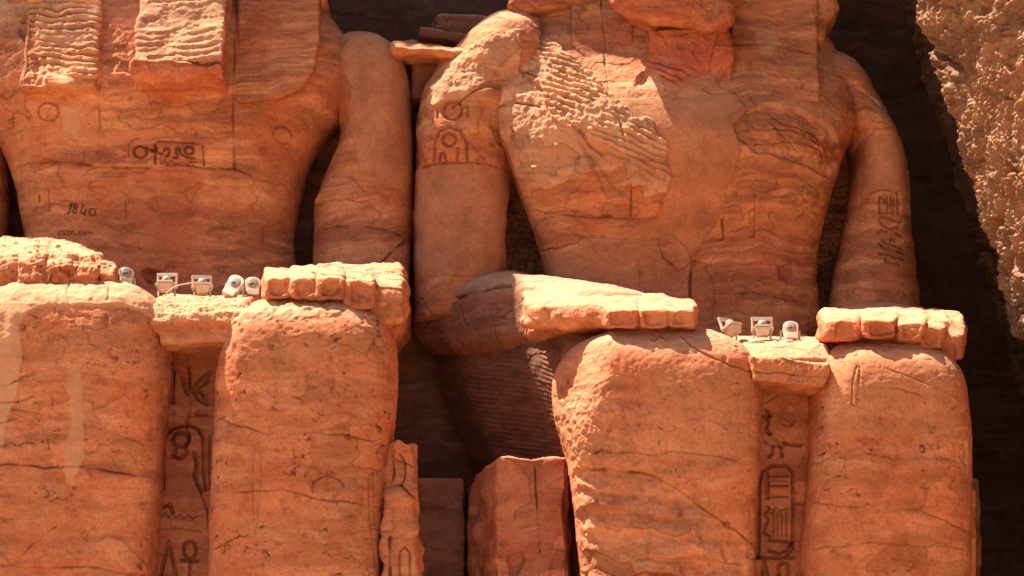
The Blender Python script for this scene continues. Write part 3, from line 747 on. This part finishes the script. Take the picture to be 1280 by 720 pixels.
hd = U(.22, ell(P(840, -140, 4.5), (1.3, 1.6, 1.75)), ell(P(840, -40, 3.7), (1.0, .75, .62)),
       slab([(634, 22), (680, -150), (735, -280), (840, -320), (945, -280), (1000, -150), (1045, 24), (1030, 46), (1022, 74), (940, 10), (840, -10), (750, 10), (660, 30)], 5, 4.25, 6.4, .16))
c = Carve(4, .03, .014, .007, .014)
head = sculpt('head', hd, *box_px(610, 1060, -330, 80, 2.8, 6.8), STONE, RC, c, h=.08, label='head above the picture with only the broken chin and cloth edge in view')
chin = U(.2, slab([(758, -40), (924, -40), (920, 8), (908, 36), (890, 44), (858, 34), (822, 28), (790, 14), (768, 0)], 3.3, 3.15, 4.4, .22), ell(P(850, 0, 3.7), (.75, .6, .45)))
chin = ROUGH(chin, .14, .55)
c = Carve(3, .06, .05, .014, .02)
sculpt('broken_chin', chin, *box_px(745, 935, -60, 80, 2.6, 4.5), STONE_RED, head, c, h=.05, label='rough red underside of the chin')
bb = ROUGH(slab([(806, 30), (912, 36), (915, 100), (908, 118), (890, 110), (872, 114), (850, 108), (834, 124), (812, 118), (800, 126), (790, 112), (800, 84), (808, 56)], 3.6, 3.66, 5.2, .05), .16, .4)
c = Carve(3.45, .06, .04, .012, .02).groove([(902, 40), (893, 58), (890, 86)], .05, .07, .2, .06)
for k in range(7): c.groove([(806, 64+8*k), (840, 80+8*k), (880, 96+8*k)], .035, .03, .05, .12)
sculpt('broken_beard', bb, *box_px(785, 925, 25, 130, 3.3, 5.2), STONE_RED, RC, c, h=.05, label='red scar where the beard broke away')
lr = slab([(914, -60), (1026, -60), (1024, 120), (1024, 128), (980, 124), (918, 126)], 3.75, 3.62, 5.2, .06)
lr = (lambda g_: (lambda x, y, z: g_(x, y-.32*np.clip(z-EZ(126, 3.6), 0, 9), z)))(lr)
c = Carve(3.7, .02, .012, .006, .016).groove([(916, 54), (960, 50), (1022, 64)], .03, .03, .2, .05).area([(948, 36), (968, 28), (974, 50), (966, 66), (950, 60)], 0, .02, pale=.3, wob=.1)
c.area([(900, -60), (1040, -60), (1030, 10), (960, 12), (914, 4)], .03, .03)
sculpt('lappet', lr, *box_px(900, 1040, -60, 135, 3.4, 5.6), STONE, RC, c)
ll = slab([(716, -60), (792, -60), (794, 108), (780, 120), (762, 116), (740, 80), (716, 50)], 3.75, 3.70, 5.2, .06)
ll = (lambda g_: (lambda x, y, z: g_(x, y-.34*np.clip(z-EZ(126, 3.6), 0, 9), z)))(ll)
c = Carve(3.8, .02, .012, .006, .012).groove([(753, -10), (757, 60), (762, 118)], .035, .04, .3, .03).area([(786, 110), (800, 30), (812, 30), (800, 110)], -.10, .02)
sculpt('lappet', ll, *box_px(700, 805, -60, 130, 3.4, 5.6), STONE, RC, c, label='smooth shaded side of the head cloth')
# arms
aL = U(.3, loft([(52, 580, 640, 4.7, 6.3), (62, 562, 644, 4.5, 6.3), (90, 540, 650, 4.2, 6.5), (120, 524, 650, 3.98, 6.6), (160, 518, 640, 4.02, 6.6), (230, 517, 634, 4.2, 6.6), (300, 516, 633, 4.22, 6.5), (345, 513, 634, 4.18, 6.5), (400, 516, 636, 4.3, 6.5)], 4.9, 2.6, .3),
       ell(P(640, 72, 4.9), (.9, .95, .8)))
aL = ROUGH(aL, .06, .6)
c = Carve(4.3, .05, .016, .008, .012)
c.area([(520, 206), (634, 208), (634, 345), (515, 345)], .02, .012, mort=.95, wob=.02).groove([(515, 206), (560, 205), (636, 209)], .035, .04, .2, .03)
c.area([(530, 135), (556, 78), (612, 48), (650, 40), (650, 120), (618, 88), (606, 112), (560, 132)], .03, .03, rough=.05, rscale=.13, wob=.06, pale=.3)  # shoulder paleness paints sunlight over the worn rock
c.area([(565, 136), (590, 120), (618, 116), (632, 124), (640, 160), (600, 158), (582, 140)], .03, .012, mort=.3, wob=.03).groove([(566, 138), (592, 120), (618, 115)], .035, .04, .1, .04)
k_ = dict(w=.055, depth=.065, stain=.08)
c.ring(566, 142, 12, 11.5, **k_).area([(556, 136), (566, 131), (576, 136), (577, 148), (566, 153), (556, 148)], -.035, .02, wob=0)
c.groove([(547, 140), (547, 150)], w=.05, depth=.04, stain=.2).groove([(585, 138), (585, 150)], w=.05, depth=.04, stain=.2)
c.groove([(542, 204), (543, 182), (549, 168), (562, 162), (576, 167), (584, 182), (584, 204)], w=.06, depth=.05, stain=.15)
c.ring(562, 178, 8.5, 8, **k_).area([(555, 174), (562, 170), (569, 174), (569, 182), (562, 186), (555, 182)], -.04, .02, wob=0)
c.groove([(549, 203), (551, 195), (555, 194), (557, 203)], w=.05, depth=.05, stain=.4).groove([(571, 203), (573, 188)], w=.04, depth=.035, stain=.2)
c.area([(610, 155), (634, 162), (632, 180), (620, 176)], -.05, .03, stain=.3, wob=.08)
arm = sculpt('arm', aL, *box_px(500, 665, 20, 430, 3.9, 6.7), STONE, RC, c, label='arm carved with two discs under an arch')
aR = U(.3, loft([(60, 1010, 1062, 5.0, 6.2), (90, 1006, 1088, 4.55, 6.4), (125, 1030, 1104, 4.4, 6.5), (160, 1062, 1120, 4.3, 6.5), (190, 1072, 1133, 4.25, 6.5), (240, 1068, 1138, 4.2, 6.5), (300, 1056, 1143, 4.2, 6.5), (350, 1044, 1149, 4.15, 6.5), (400, 1038, 1153, 4.1, 6.5), (440, 1036, 1152, 4.1, 6.5)], 4.9, 2.5, .3),
       ell(P(1034, 110, 5.2), (.6, .8, .55)))
c = Carve(4.35, .05, .016, .008, .012)
c.area([(1026, 78), (1066, 100), (1104, 128), (1094, 160), (1070, 200), (1060, 190), (1050, 150), (1022, 130)], -.03, .02, rough=.04, rscale=.12, wob=.05)
c.area([(1070, 170), (1130, 170), (1136, 238), (1090, 244), (1072, 220)], .015, .015, mort=.9, wob=.03).groove([(1085, 242), (1110, 240), (1138, 244)], .03, .03, .1, .05)
gq = dict(w=.045, depth=.05, stain=.15)
for L in ([(1104, 250), (1098, 248), (1098, 268), (1106, 268)], [(1104, 255), (1108, 246), (1109, 268)], [(1113, 246), (1114, 269)], [(1117, 248), (1117, 269)], [(1121, 243), (1121, 269)], [(1124, 269), (1124, 246), (1121, 243)],
          [(1099, 273), (1110, 274), (1123, 279)], [(1098, 276), (1102, 284), (1112, 288), (1122, 285), (1127, 276)], [(1096, 293), (1102, 290), (1107, 292)], [(1118, 293), (1124, 295), (1129, 297)],
          [(1112, 303), (1115, 299), (1118, 303)], [(1102, 302), (1106, 306), (1130, 312)], [(1098, 306), (1103, 312), (1131, 318)], [(1098, 320), (1112, 321), (1132, 326)], [(1106, 326), (1105, 330), (1124, 332)]): c.groove(L, **gq)
arm = sculpt('arm', aR, *box_px(1000, 1165, 40, 440, 3.9, 6.7), STONE, RC, c, label='arm with a column of carved signs down its outer side')
# forearms, hands
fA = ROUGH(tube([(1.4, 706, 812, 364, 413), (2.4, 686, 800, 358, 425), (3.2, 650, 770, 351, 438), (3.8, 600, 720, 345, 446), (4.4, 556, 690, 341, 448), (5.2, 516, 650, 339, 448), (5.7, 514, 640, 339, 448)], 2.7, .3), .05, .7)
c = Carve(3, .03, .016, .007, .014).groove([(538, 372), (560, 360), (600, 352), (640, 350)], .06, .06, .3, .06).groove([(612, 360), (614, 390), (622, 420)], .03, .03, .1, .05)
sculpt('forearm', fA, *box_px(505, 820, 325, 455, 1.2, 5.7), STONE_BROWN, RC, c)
hA = hand_solid([(706, 394, 50, 16, .75, 2.6, 380), (777, 396, 21, 14, .22, 2.2, 384), (818, 396, 18, 14, .2, 2.2, 386), (851, 396, 17, 14, .22, 2.0, 388)],
                [(.6, 690, 862, 381, 408), (1.6, 682, 856, 367, 414), (2.4, 676, 810, 359, 424), (3.1, 655, 770, 352, 434)])
c = Carve(.3, .03, .02, .008, .012)
broken_tips(c, [(777, 396, 21, 14), (818, 396, 18, 14), (851, 396, 17, 14)])
sculpt('hand', hA, *box_px(590, 880, 345, 440, .1, 3.1), STONE_LEG, RC, c, h=.045, label='long hand laid across the inner knee')
fB = U(.2, tube([(1.2, 1040, 1196, 394, 440), (2.6, 1040, 1180, 388, 440), (5.4, 1034, 1154, 372, 450)], 2.4, .3))
sculpt('forearm', fB, *box_px(1020, 1210, 365, 460, 1.0, 5.5), STONE, RC, Carve(2, .03, .015, .008, .012))
hB = hand_solid([(1052, 410, 24, 15, .30, 2.2, 403), (1099, 409, 22, 14, .2, 2.2, 401), (1138, 413, 18, 15, .22, 2.2, 402), (1166, 420, 15, 17, .32, 2.2, 406), (1190, 431, 15, 20, .5, 2.0, 414)],
                [(.6, 1034, 1196, 399, 424), (1.7, 1034, 1200, 391, 440), (3.0, 1040, 1180, 388, 440)])
c = Carve(.3, .03, .022, .008, .012)
broken_tips(c, [(1056, 410, 18, 15), (1099, 409, 22, 14), (1138, 413, 18, 15), (1166, 420, 15, 17), (1190, 431, 15, 20)])
sculpt('hand', hB, *box_px(1015, 1215, 380, 460, .05, 3.1), STONE_LEG, RC, c, h=.045, label='hand with fingers curling over the outer knee')
# legs
legA = leg_solid([(404, 790, 870, .9, 2.2), (412, 766, 898, .55, 2.4), (428, 730, 926, .25, 2.5), (448, 700, 940, .08, 2.5), (470, 692, 946, .0, 2.5), (520, 698, 947, .0, 2.5), (570, 710, 947, .04, 2.5), (640, 718, 945, .12, 2.6), (720, 726, 944, .25, 2.6), (BOT, 740, 936, .5, 2.8)],
                 [(.9, 704, 940, 412, 560), (1.8, 720, 940, 416, 585), (3.0, 720, 936, 426, 600), (5.4, 720, 930, 440, 610)])
legA = (lambda g_: (lambda x, y, z: smax(g_(x, y, z), -(.80*(x-EX(757, .1)-.33*(z-EZ(470, 0)))+.60*(y-.12))-.10, .15)))(legA)
class PleatCarve(Carve):
    def eval(self, p, n):
        d, t = super().eval(p, n)
        x, y, z = p.T
        s_ = np.clip((-n[:, 0]-.15)*3, 0, 1)
        q = (z-.30*y+.05*np.sin(y*1.7))/.085
        d = d+s_*.022*(np.abs((q % 1)-.5)*2-.5)*(.5+.5*vnoise(x*2, y*2, z*2))
        # pleat ends along the hem, a comb of small teeth
        w = sstep(1.16, 1.08, y)*sstep(EZ(510, .4), EZ(506, .4), z)*sstep(EZ(454, .4), EZ(458, .4), z)
        return d+w*.07*(sstep(.35, .6, np.abs(((z/.075) % 1)-.5)*2)-.5), t
c = Carve(.05, .03, .014, .007, .008, flake=.007, spots=.5, pits=.020)
c.area([(690, 400), (960, 400), (960, 450), (930, 440), (880, 424), (830, 416), (790, 420), (764, 436), (690, 470)], .0, .03, pale=.12, spots=0, rough=.02)
c.area([(720, 592), (760, 586), (800, 590), (836, 606), (868, 626), (900, 648), (930, 672), (944, 690), (944, 760), (720, 760)], -.05, .015, mort=0, rough=.03, rscale=.2, wob=.10, spots=.2, pale=.08).blocks([(716, 594), (760, 588), (800, 594), (836, 610), (868, 630), (900, 652), (930, 676), (940, 694), (940, 760), (716, 760)], .30, .85, .085, .075, -.06)
c.groove([(722, 590), (760, 586), (800, 592), (836, 606), (868, 626), (900, 648), (944, 676)], .04, .04, .1, .08)
c.area([(690, 470), (776, 480), (790, 530), (800, 590), (700, 600)], 0, .04, rough=.03, rscale=.07, pale=.05)  # slight paleness paints sun on the left-facing knee corner
c.area([(776, 505), (800, 498), (900, 505), (940, 530), (944, 545), (900, 530), (860, 524), (800, 520)], -.012, .02, rough=.025, rscale=.12)
c.groove([(760, 568), (840, 566), (900, 572), (945, 584)], .022, .02, 0, .05).groove([(850, 416), (880, 440), (930, 458), (946, 466)], .03, .03, 0, .08).groove([(946, 440), (944, 470), (948, 478)], .04, .04, .1, .03)
c.area([(800, 455), (940, 450), (944, 560), (930, 590), (860, 580), (800, 510)], 0, .05, mort=.55)
sculpt('leg', legA, *box_px(660, 960, 396, BOT, -.1, 5.4), STONE_LEG, RC, c, label='leg with a sunlit corner and a flaking brick-like shin')
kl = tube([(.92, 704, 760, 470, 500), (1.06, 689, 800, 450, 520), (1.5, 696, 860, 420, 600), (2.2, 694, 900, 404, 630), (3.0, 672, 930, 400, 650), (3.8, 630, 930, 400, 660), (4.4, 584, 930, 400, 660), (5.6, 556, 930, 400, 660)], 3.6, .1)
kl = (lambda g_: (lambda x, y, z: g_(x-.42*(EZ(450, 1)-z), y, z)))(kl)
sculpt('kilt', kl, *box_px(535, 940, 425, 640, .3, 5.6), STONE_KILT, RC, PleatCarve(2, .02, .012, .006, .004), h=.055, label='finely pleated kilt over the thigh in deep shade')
legB = leg_solid([(422, 1060, 1150, .8, 2.2), (432, 1036, 1176, .4, 2.4), (450, 1024, 1192, .12, 2.5), (480, 1020, 1203, .0, 2.5), (530, 1014, 1209, .0, 2.5), (600, 1009, 1211, .06, 2.5), (720, 1001, 1211, .25, 2.6), (BOT, 990, 1210, .5, 2.8)],
                 [(.9, 1030, 1196, 430, 560), (2.5, 1030, 1200, 424, 580), (4.6, 1030, 1200, 424, 600)])
c = Carve(.05, .03, .014, .007, .008, flake=.007, spots=.55, pits=.020)
c.area([(1000, 415), (1220, 415), (1220, 470), (1190, 452), (1150, 444), (1090, 440), (1050, 446), (1030, 470)], .0, .03, pale=.14, spots=0)
c.groove([(1064, 506), (1066, 478), (1071, 458), (1075, 459), (1073, 482), (1070, 508)], .022, .028, 0, 0, True)
c.groove([(1196, 478), (1200, 480), (1198, 506), (1193, 510)], .02, .02, 0, 0)
c.area([(1010, 550), (1100, 546), (1210, 552), (1210, 580), (1150, 572), (1080, 566), (1040, 570), (1010, 578)], -.03, .02, rough=.03, rscale=.08, spots=.9, wob=.06)
c.area([(1060, 440), (1200, 446), (1206, 545), (1040, 545), (1030, 500)], 0, .05, mort=.6)
for L in ([(1010, 684), (1100, 678), (1210, 684)], [(1020, 628), (1110, 640), (1150, 636), (1210, 662)], [(1090, 482), (1140, 492), (1160, 500)], [(1100, 460), (1170, 482), (1205, 500)]): c.groove(L, .025, .022, .05, .06)
sculpt('leg', legB, *box_px(985, 1225, 412, BOT, -.1, 4.8), STONE_LEG, RC, c, label='smooth speckled leg with a narrow carved slot under the knee')
lap = side([(.85, 432), (.5, 448), (.5, 470), (4.3, 480), (4.3, 420), (2.2, 422)], 930, 1036, .8, .06)
c = Carve(.5, .03, .02, .01, .01).area([(920, 420), (1040, 420), (1040, 450), (920, 450)], 0, .02, pale=.3)
sculpt('kilt_lap', lap, *box_px(920, 1045, 415, 480, .4, 4.3), STONE_LEG, RC, c, h=.05)
hem = ROUGH(slab([(938, 446), (980, 450), (1034, 456), (1036, 468), (1028, 484), (980, 480), (940, 475)], .2, .09, 1.2, .04), .06, .35)
c = Carve(.2, .03, .03, .012, .02).groove([(944, 464), (990, 470), (1030, 472)], .03, .03, .1, .04)
sculpt('kilt_hem', hem, *box_px(935, 1042, 440, 490, .1, 1.2), STONE_LEG, RC, c, h=.045, label='projecting stone bar at the hem of the kilt')
pan = slab([(935, 476), (1030, 476), (1030, BOT), (930, BOT)], 1.3, 1.32, 2.4, .03)
c = Carve(1.32, .02, .012, .006, .006)
c.area([(938, 474), (1000, 480), (1004, 576), (940, 580)], 0, .02, pale=.10)
c.area([(1000, 486), (1012, 486), (1012, 720), (996, 720), (996, 660), (1000, 600)], .05, .02, wob=.04)
c.area([(974, 520), (982, 513), (991, 516), (994, 526), (988, 534), (977, 532)], -.07, .015, wob=.01).area([(968, 522), (974, 512), (976, 522), (970, 530)], -.03, .015)
c.area([(951, 541), (963, 541), (978, 547), (983, 556), (978, 560), (963, 558), (955, 552)], -.05, .015, wob=.02)
c.groove([(950, 521), (957, 520), (960, 527), (957, 537), (962, 542)], **gg).groove([(980, 553), (990, 556), (1001, 557)], **gg).groove([(966, 558), (965, 566), (961, 571)], **gg).groove([(976, 558), (978, 570)], **gg)
c.groove([(957, 512), (962, 520)], **gg).groove([(948, 696), (949, 602), (953, 589), (964, 582), (984, 582), (991, 590), (992, 640), (991, 684), (984, 694)], **gg)
c.area([(957, 588), (961, 588), (961, 624), (957, 624)], -.07, .012, wob=0, stain=.3)
for v_ in (595, 607, 621): c.groove([(962, v_), (985, v_)], w=.04, depth=.05, stain=.25)
c.groove([(963, 601), (968, 599), (973, 602), (978, 599), (984, 602)], w=.03, depth=.03)
for u_ in (967, 972, 977, 983): c.groove([(u_, 640), (u_, 671)], w=.028, depth=.045, stain=.2)
c.groove([(963, 642), (970, 634), (976, 638), (984, 636)], w=.03, depth=.04, stain=.2).groove([(958, 632), (962, 636), (956, 642), (960, 650), (954, 666), (963, 670)], w=.045, depth=.05, stain=.3)
c.groove([(962, 675), (986, 677)], **gg).groove([(961, 688), (974, 692), (985, 687), (990, 678)], **gg).groove([(944, 697), (992, 697)], **gg)
c.groove([(951, 724), (955, 702), (960, 724)], **gg).groove([(970, 722), (974, 718), (973, 708), (978, 703), (985, 705), (986, 715), (984, 722)], **gg)
sculpt('inscribed_panel', pan, *box_px(930, 1025, 470, BOT, 1.1, 2.4), STONE_LEG, RC, c, h=.05, label='sunken strip with a goose, sun disc and cartouche')
thr = U(.04, slab([(700, 602), (1216, 602), (1220, BOT), (690, BOT)], 3.2, 2.6, 8.5, .05), plan([(540, 6.3), (540, 8.8), (1130, 8.8), (1130, 6.3)], 220, BOT, 6.4, .1))
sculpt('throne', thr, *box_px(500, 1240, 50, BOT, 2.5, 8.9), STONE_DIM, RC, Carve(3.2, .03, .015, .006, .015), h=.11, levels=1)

# ------------------------------------------------------------------ smaller figures and blocks by the legs
fig = U(.05, slab([(483, 555), (500, 553), (517, 556), (518, 600), (520, 640), (482, 640)], .9, .55, 1.5, .06),
        slab([(480, 618), (500, 611), (516, 614), (521, 640), (524, 690), (530, BOT), (478, BOT)], .9, .42, 1.5, .12))
fig = ROUGH(fig, .08, .3)
c = Carve(.5, .03, .02, .01, .012).groove([(491, 562), (492, 590), (489, 606)], .035, .05, .2, .04).groove([(500, 566), (506, 578), (505, 600), (500, 608)], .03, .04, .2, .04)
c.groove([(482, 610), (500, 608), (516, 622)], .04, .05, .2, .05).groove([(484, 650), (515, 652)], .03, .03, .1, .06).groove([(489, 672), (487, 724)], .06, .09, .2, .01)
c.groove([(500, 724), (500, 690), (506, 684), (512, 692), (513, 724)], .03, .04, .1)
t = sculpt('carved_figure', fig, *box_px(470, 540, 545, BOT, .3, 1.6), STONE_LEG, None, c, h=.05)
tag(t, 'narrow standing figure with a broken head carved against the leg of the bearded colossus', 'statue', 'small figures between the colossi')
blk = plan([(586, 3.4), (588, 2.5), (622, 1.45), (704, 1.4), (716, 2.0), (716, 3.4)], 574, BOT, 1.6, .06)
blk = (lambda g_: (lambda x, y, z: smax(g_(x, y, z), z-EZ(576, 1.6)+np.clip(-.2-x, 0, 1)*.55, .04)))(blk)
blk = ROUGH(blk, .10, .45)
c = Carve(1.5, .03, .018, .008, .012).groove([(669, 580), (671, 640), (674, 690)], .03, .04, .3, .02).groove([(706, 580), (708, 724)], .04, .06, .3, .02)
c.area([(632, 696), (648, 690), (656, 702), (646, 724), (636, 724)], -.10, .03, stain=.2, wob=.06).area([(640, 690), (656, 692), (650, 700)], .05, .02, wob=.04)
c.area([(690, 700), (704, 704), (702, 724), (688, 724)], -.08, .03, wob=.06)
t = sculpt('stone_pillar', blk, *box_px(575, 730, 565, BOT, 1.2, 3.5), STONE_PANEL, None, c, h=.055)
tag(t, 'broken square pillar with a chamfered side standing left of the brick-like shin', 'pillar')
f2 = U(.05, slab([(1206, 614), (1216, 614), (1217, 660), (1216, BOT), (1200, BOT)], 1.4, 1.2, 2.2, .06))
t = sculpt('carved_figure', f2, *box_px(1195, 1225, 605, BOT, 1.0, 2.3), STONE_LEG, None, Carve(1.3), h=.05)
tag(t, 'sliver of a carved figure behind the outermost leg beside the dark cliff', 'statue', 'small figures between the colossi')
led = side([(4.55, 57), (4.36, 61), (4.42, 67), (5.0, 78), (6.2, 80), (6.2, 55)], 490, 612, 4.4, .04)
led = ROUGH((lambda g_: (lambda x, y, z: g_(x, y, z+.06*(x-EX(505, 4)))))(led), .10, .35)
t = sculpt('stone_beam', led, *box_px(480, 640, 45, 95, 4.0, 6.4), STONE_LEG, None, Carve(4.8, .03, .02, .01, .01), h=.05)
tag(t, 'pale stone beam spanning the gap between the two statues\' shoulders', 'beam')
rub = U(.05, rbox(P(560, 52, 6.0), (.55, .4, .10), .05, .1, 0, .12), rbox(P(575, 40, 7.4), (.5, .4, .25), .1, .2))
t = sculpt('stone_block', rub, *box_px(520, 625, -30, 70, 5.4, 7.8), STONE_DIM, None, Carve(6, .04, .03, .01, .01), h=.06)
tag(t, 'shadowed rough block wedged behind the pale stone beam', 'stone')
rub = U(.08, rbox(P(530, 100, 5.6), (.35, .5, .5), .12, .3), rbox(P(540, 84, 5.9), (.3, .4, .25), .08))
t = sculpt('stone_block', rub, *box_px(500, 570, 60, 150, 5.0, 6.6), STONE_DIM, None, Carve(5.5, .04, .03, .01, .01), h=.06)
tag(t, 'dark boulder filling the gap beneath the pale stone beam', 'stone')

# ------------------------------------------------------------------ floodlights on the laps
def bm_obj(name, bm, mat, parent, bevel=.006, smooth=False):
    if bevel:
        bmesh.ops.bevel(bm, geom=[e for e in bm.edges if e.is_manifold and e.calc_face_angle(0) > .5], offset=bevel, segments=2, affect='EDGES', profile=.6)
    me = bpy.data.meshes.new(name); bm.to_mesh(me); bm.free()
    if smooth: me.polygons.foreach_set('use_smooth', [True]*len(me.polygons))
    return link(name, me, parent, mat)
def add_box(bm, c, s, R=None, taper=(1, 1)):
    r = bmesh.ops.create_cube(bm, size=1)
    for v in r['verts']:
        k = taper if v.co.z < 0 else (1, 1)
        v.co = Vector((v.co.x*s[0]*k[0], v.co.y*s[1]*k[1], v.co.z*s[2]))
        if R: v.co = R @ v.co
        v.co += Vector(c)
def add_bar(bm, a, b, r=.012):
    a, b = Vector(a), Vector(b); d = b-a
    R = d.to_track_quat('Z', 'Y').to_matrix()
    add_box(bm, (a+b)/2, (2*r, 2*r, d.length), R)
def framed_lamp(name, loc, rz, label, size=1.0, tilt=-.15):
    t = empty(name, loc, label, 'floodlight', 'floodlights on the statues\' laps'); t.rotation_euler = (0, 0, rz); t.scale = (size,)*3
    R = Matrix.Rotation(tilt, 3, 'X')
    o = Vector((0, 0, .14))
    bm = bmesh.new()                                    # open square bracket frame behind the lamp
    for c_, s_ in (((0, .06, .25), (.36, .05, .05)), ((-.16, .06, .12), (.035, .045, .22)), ((.16, .06, .12), (.035, .045, .22)), ((-.15, 0, .05), (.07, .16, .03)), ((.15, 0, .05), (.07, .16, .03))):
        add_box(bm, R @ Vector(c_)+o, s_, R)
    bm_obj('bracket', bm, LAMP_PAINT, t)
    bm = bmesh.new(); add_box(bm, R @ Vector((0, -.03, -.01))+o, (.24, .22, .13), R, (.8, .75)); add_box(bm, R @ Vector((0, -.04, .075))+o, (.27, .24, .03), R)
    bm_obj('housing', bm, LAMP_PAINT, t, .01)
    bm = bmesh.new(); bmesh.ops.create_uvsphere(bm, u_segments=20, v_segments=12, radius=.085)
    for v in bm.verts: v.co = R @ Vector((v.co.x, v.co.y*.9, v.co.z*1.0+.13))+o
    bm_obj('reflector', bm, LAMP_GLASS, t, 0, True)
    bm = bmesh.new(); bmesh.ops.create_uvsphere(bm, u_segments=12, v_segments=8, radius=.03)
    for v in bm.verts: v.co = R @ Vector((v.co.x, v.co.y-.072, v.co.z+.125))+o
    bm_obj('socket', bm, LAMP_DARK, t, 0, True)
    for x in (-.13, .13):
        bm = bmesh.new(); add_bar(bm, (x, .05, .20), (x*1.1, .02, 0), .012); bm_obj('leg', bm, LAMP_METAL, t, .003)
    return t
def shoe_lamp(name, loc, rz, label, size=1.0, lean=0., pitch=-.5, length=.30):
    t = empty(name, loc, label, 'floodlight', 'floodlights on the statues\' laps'); t.rotation_euler = (0, 0, rz); t.scale = (size,)*3
    R = Matrix.Rotation(lean, 3, 'Y') @ Matrix.Rotation(pitch, 3, 'X')
    o = Vector((0, 0, .20))
    def prism(w, l0, l1, y0, y1, n=10):               # rounded-top casing outline pushed through its depth
        bm = bmesh.new(); pts = [(-w*.82, l0), (w*.82, l0), (w, l1-w*.7)]+[(w*math.cos(a), l1-w*.7+w*.7*math.sin(a)) for a in [math.pi*k/n for k in range(1, n)]]+[(-w, l1-w*.7)]
        a = [bm.verts.new(R @ Vector((x, y0, z))+o) for x, z in pts]; b = [bm.verts.new(R @ Vector((x*.8, y1, z*.86))+o) for x, z in pts]
        bm.faces.new(a); bm.faces.new(b[::-1])
        for i in range(len(pts)): bm.faces.new((a[i-1], b[i-1], b[i], a[i])[::-1] if False else (a[i], a[i-1], b[i-1], b[i]))
        bmesh.ops.recalc_face_normals(bm, faces=bm.faces[:]); return bm
    bm_obj('housing', prism(.13, -length*.5, length*.5, -.06, .12), LAMP_PAINT, t, .012)
    bm = bmesh.new(); bmesh.ops.create_uvsphere(bm, u_segments=20, v_segments=12, radius=1)
    for v in bm.verts: v.co = R @ Vector((v.co.x*.092, v.co.y*.02-.058, v.co.z*.10+length*.10))+o
    bm_obj('lens', bm, LAMP_GLASS, t, 0, True)
    bm = bmesh.new(); bmesh.ops.create_uvsphere(bm, u_segments=12, v_segments=8, radius=.034)
    for v in bm.verts: v.co = R @ Vector((v.co.x*1.3-.02, v.co.y*.6-.072, v.co.z*.8+length*.04))+o
    bm_obj('bulb', bm, LAMP_DARK, t, 0, True)
    bm = bmesh.new(); add_box(bm, R @ Vector((0, -.03, -length*.5))+o, (.2, .12, .10), R); bm_obj('control_box', bm, LAMP_PAINT, t, .01)
    for x in (-.15, .15):
        bm = bmesh.new(); add_bar(bm, R @ Vector((x, .03, .0))+o, (x*1.05, .03, 0), .013); bm_obj('leg', bm, LAMP_METAL, t, .003)
    return t
LAMPS = []
def lamp(fn, u, v, y, rz, label, **k):
    LAMPS.append(fn('floodlight', P(u, v, y), rz, label, **k)); return LAMPS[-1]
lamp(shoe_lamp, 157, 360, 1.6, .35, 'leftmost cream floodlight half hidden behind the crumbling stone hand', lean=.12, pitch=-.3, length=.26)
lamp(framed_lamp, 208, 370, 1.6, -.05, 'floodlight with a square open frame beside the dark hole in the belly', size=.95)
lamp(framed_lamp, 253, 372, 1.6, .22, 'floodlight with a square open frame at the right end of the looping cable', size=.92)
lamp(shoe_lamp, 293, 373, 1.4, -.15, 'long cream floodlight leaning to the right against its upright neighbour', lean=.42, pitch=-.45, length=.36)
lamp(shoe_lamp, 316, 373, 1.6, .1, 'short upright floodlight between the leaning one and the stone fingers', pitch=-.3, length=.28)
lamp(framed_lamp, 915, 424, 1.6, .75, 'floodlight turned sideways nearest the long stone hand', size=.95, tilt=-.4)
lamp(framed_lamp, 953, 426, 1.6, 0., 'floodlight facing straight out in the middle of the group of three', size=.98)
lamp(shoe_lamp, 988, 428, 1.6, .1, 'small round topped floodlight on thin legs above the projecting stone bar', pitch=-.35, length=.28)
def tube_mesh(name, pts, r, mat):
    cu = bpy.data.curves.new(name, 'CURVE'); cu.dimensions = '3D'; cu.bevel_depth = r; cu.bevel_resolution = 2
    s = cu.splines.new('BEZIER'); s.bezier_points.add(len(pts)-1)
    for b, p_ in zip(s.bezier_points, pts): b.co = p_; b.handle_left_type = b.handle_right_type = 'AUTO'
    tmp = bpy.data.objects.new(name, cu); COL.objects.link(tmp); bpy.context.view_layer.update()
    me = bpy.data.meshes.new_from_object(tmp.evaluated_get(bpy.context.evaluated_depsgraph_get()))
    bpy.data.objects.remove(tmp); bpy.data.curves.remove(cu); me.name = name
    return link(name, me, None, mat)
tag(tube_mesh('cable', [P(206, 369, 1.5), P(211, 364, 1.4), P(220, 358, 1.4), P(232, 355, 1.45), P(244, 353, 1.5)], .012, CABLE), 'stiff cream cable arching between the two framed floodlights', 'cable')
def stone(u, v, y, s, label):
    f = U(.02, ell(P(u, v, y), s, .4), rbox(P(u, v, y), tuple(.8*k for k in s), .02, .5))
    t = sculpt('loose_stone', f, tuple(P(u, v, y)[i]-.3 for i in range(3)), tuple(P(u, v, y)[i]+.3 for i in range(3)), PALE_STONE, None, Carve(y, .02, .02, .01, 0), h=.03, levels=1)
    tag(t, label, 'stone', 'pale stones beside the floodlights')
stone(946, 428, 1.3, (.11, .09, .04), 'pale stone chip just left of the foot of the middle floodlight')
stone(967, 429, 1.3, (.06, .06, .03), 'small pale stone right of the middle floodlight')
stone(984, 429, 1.25, (.10, .08, .035), 'flat pale stone in front of the small round topped floodlight')
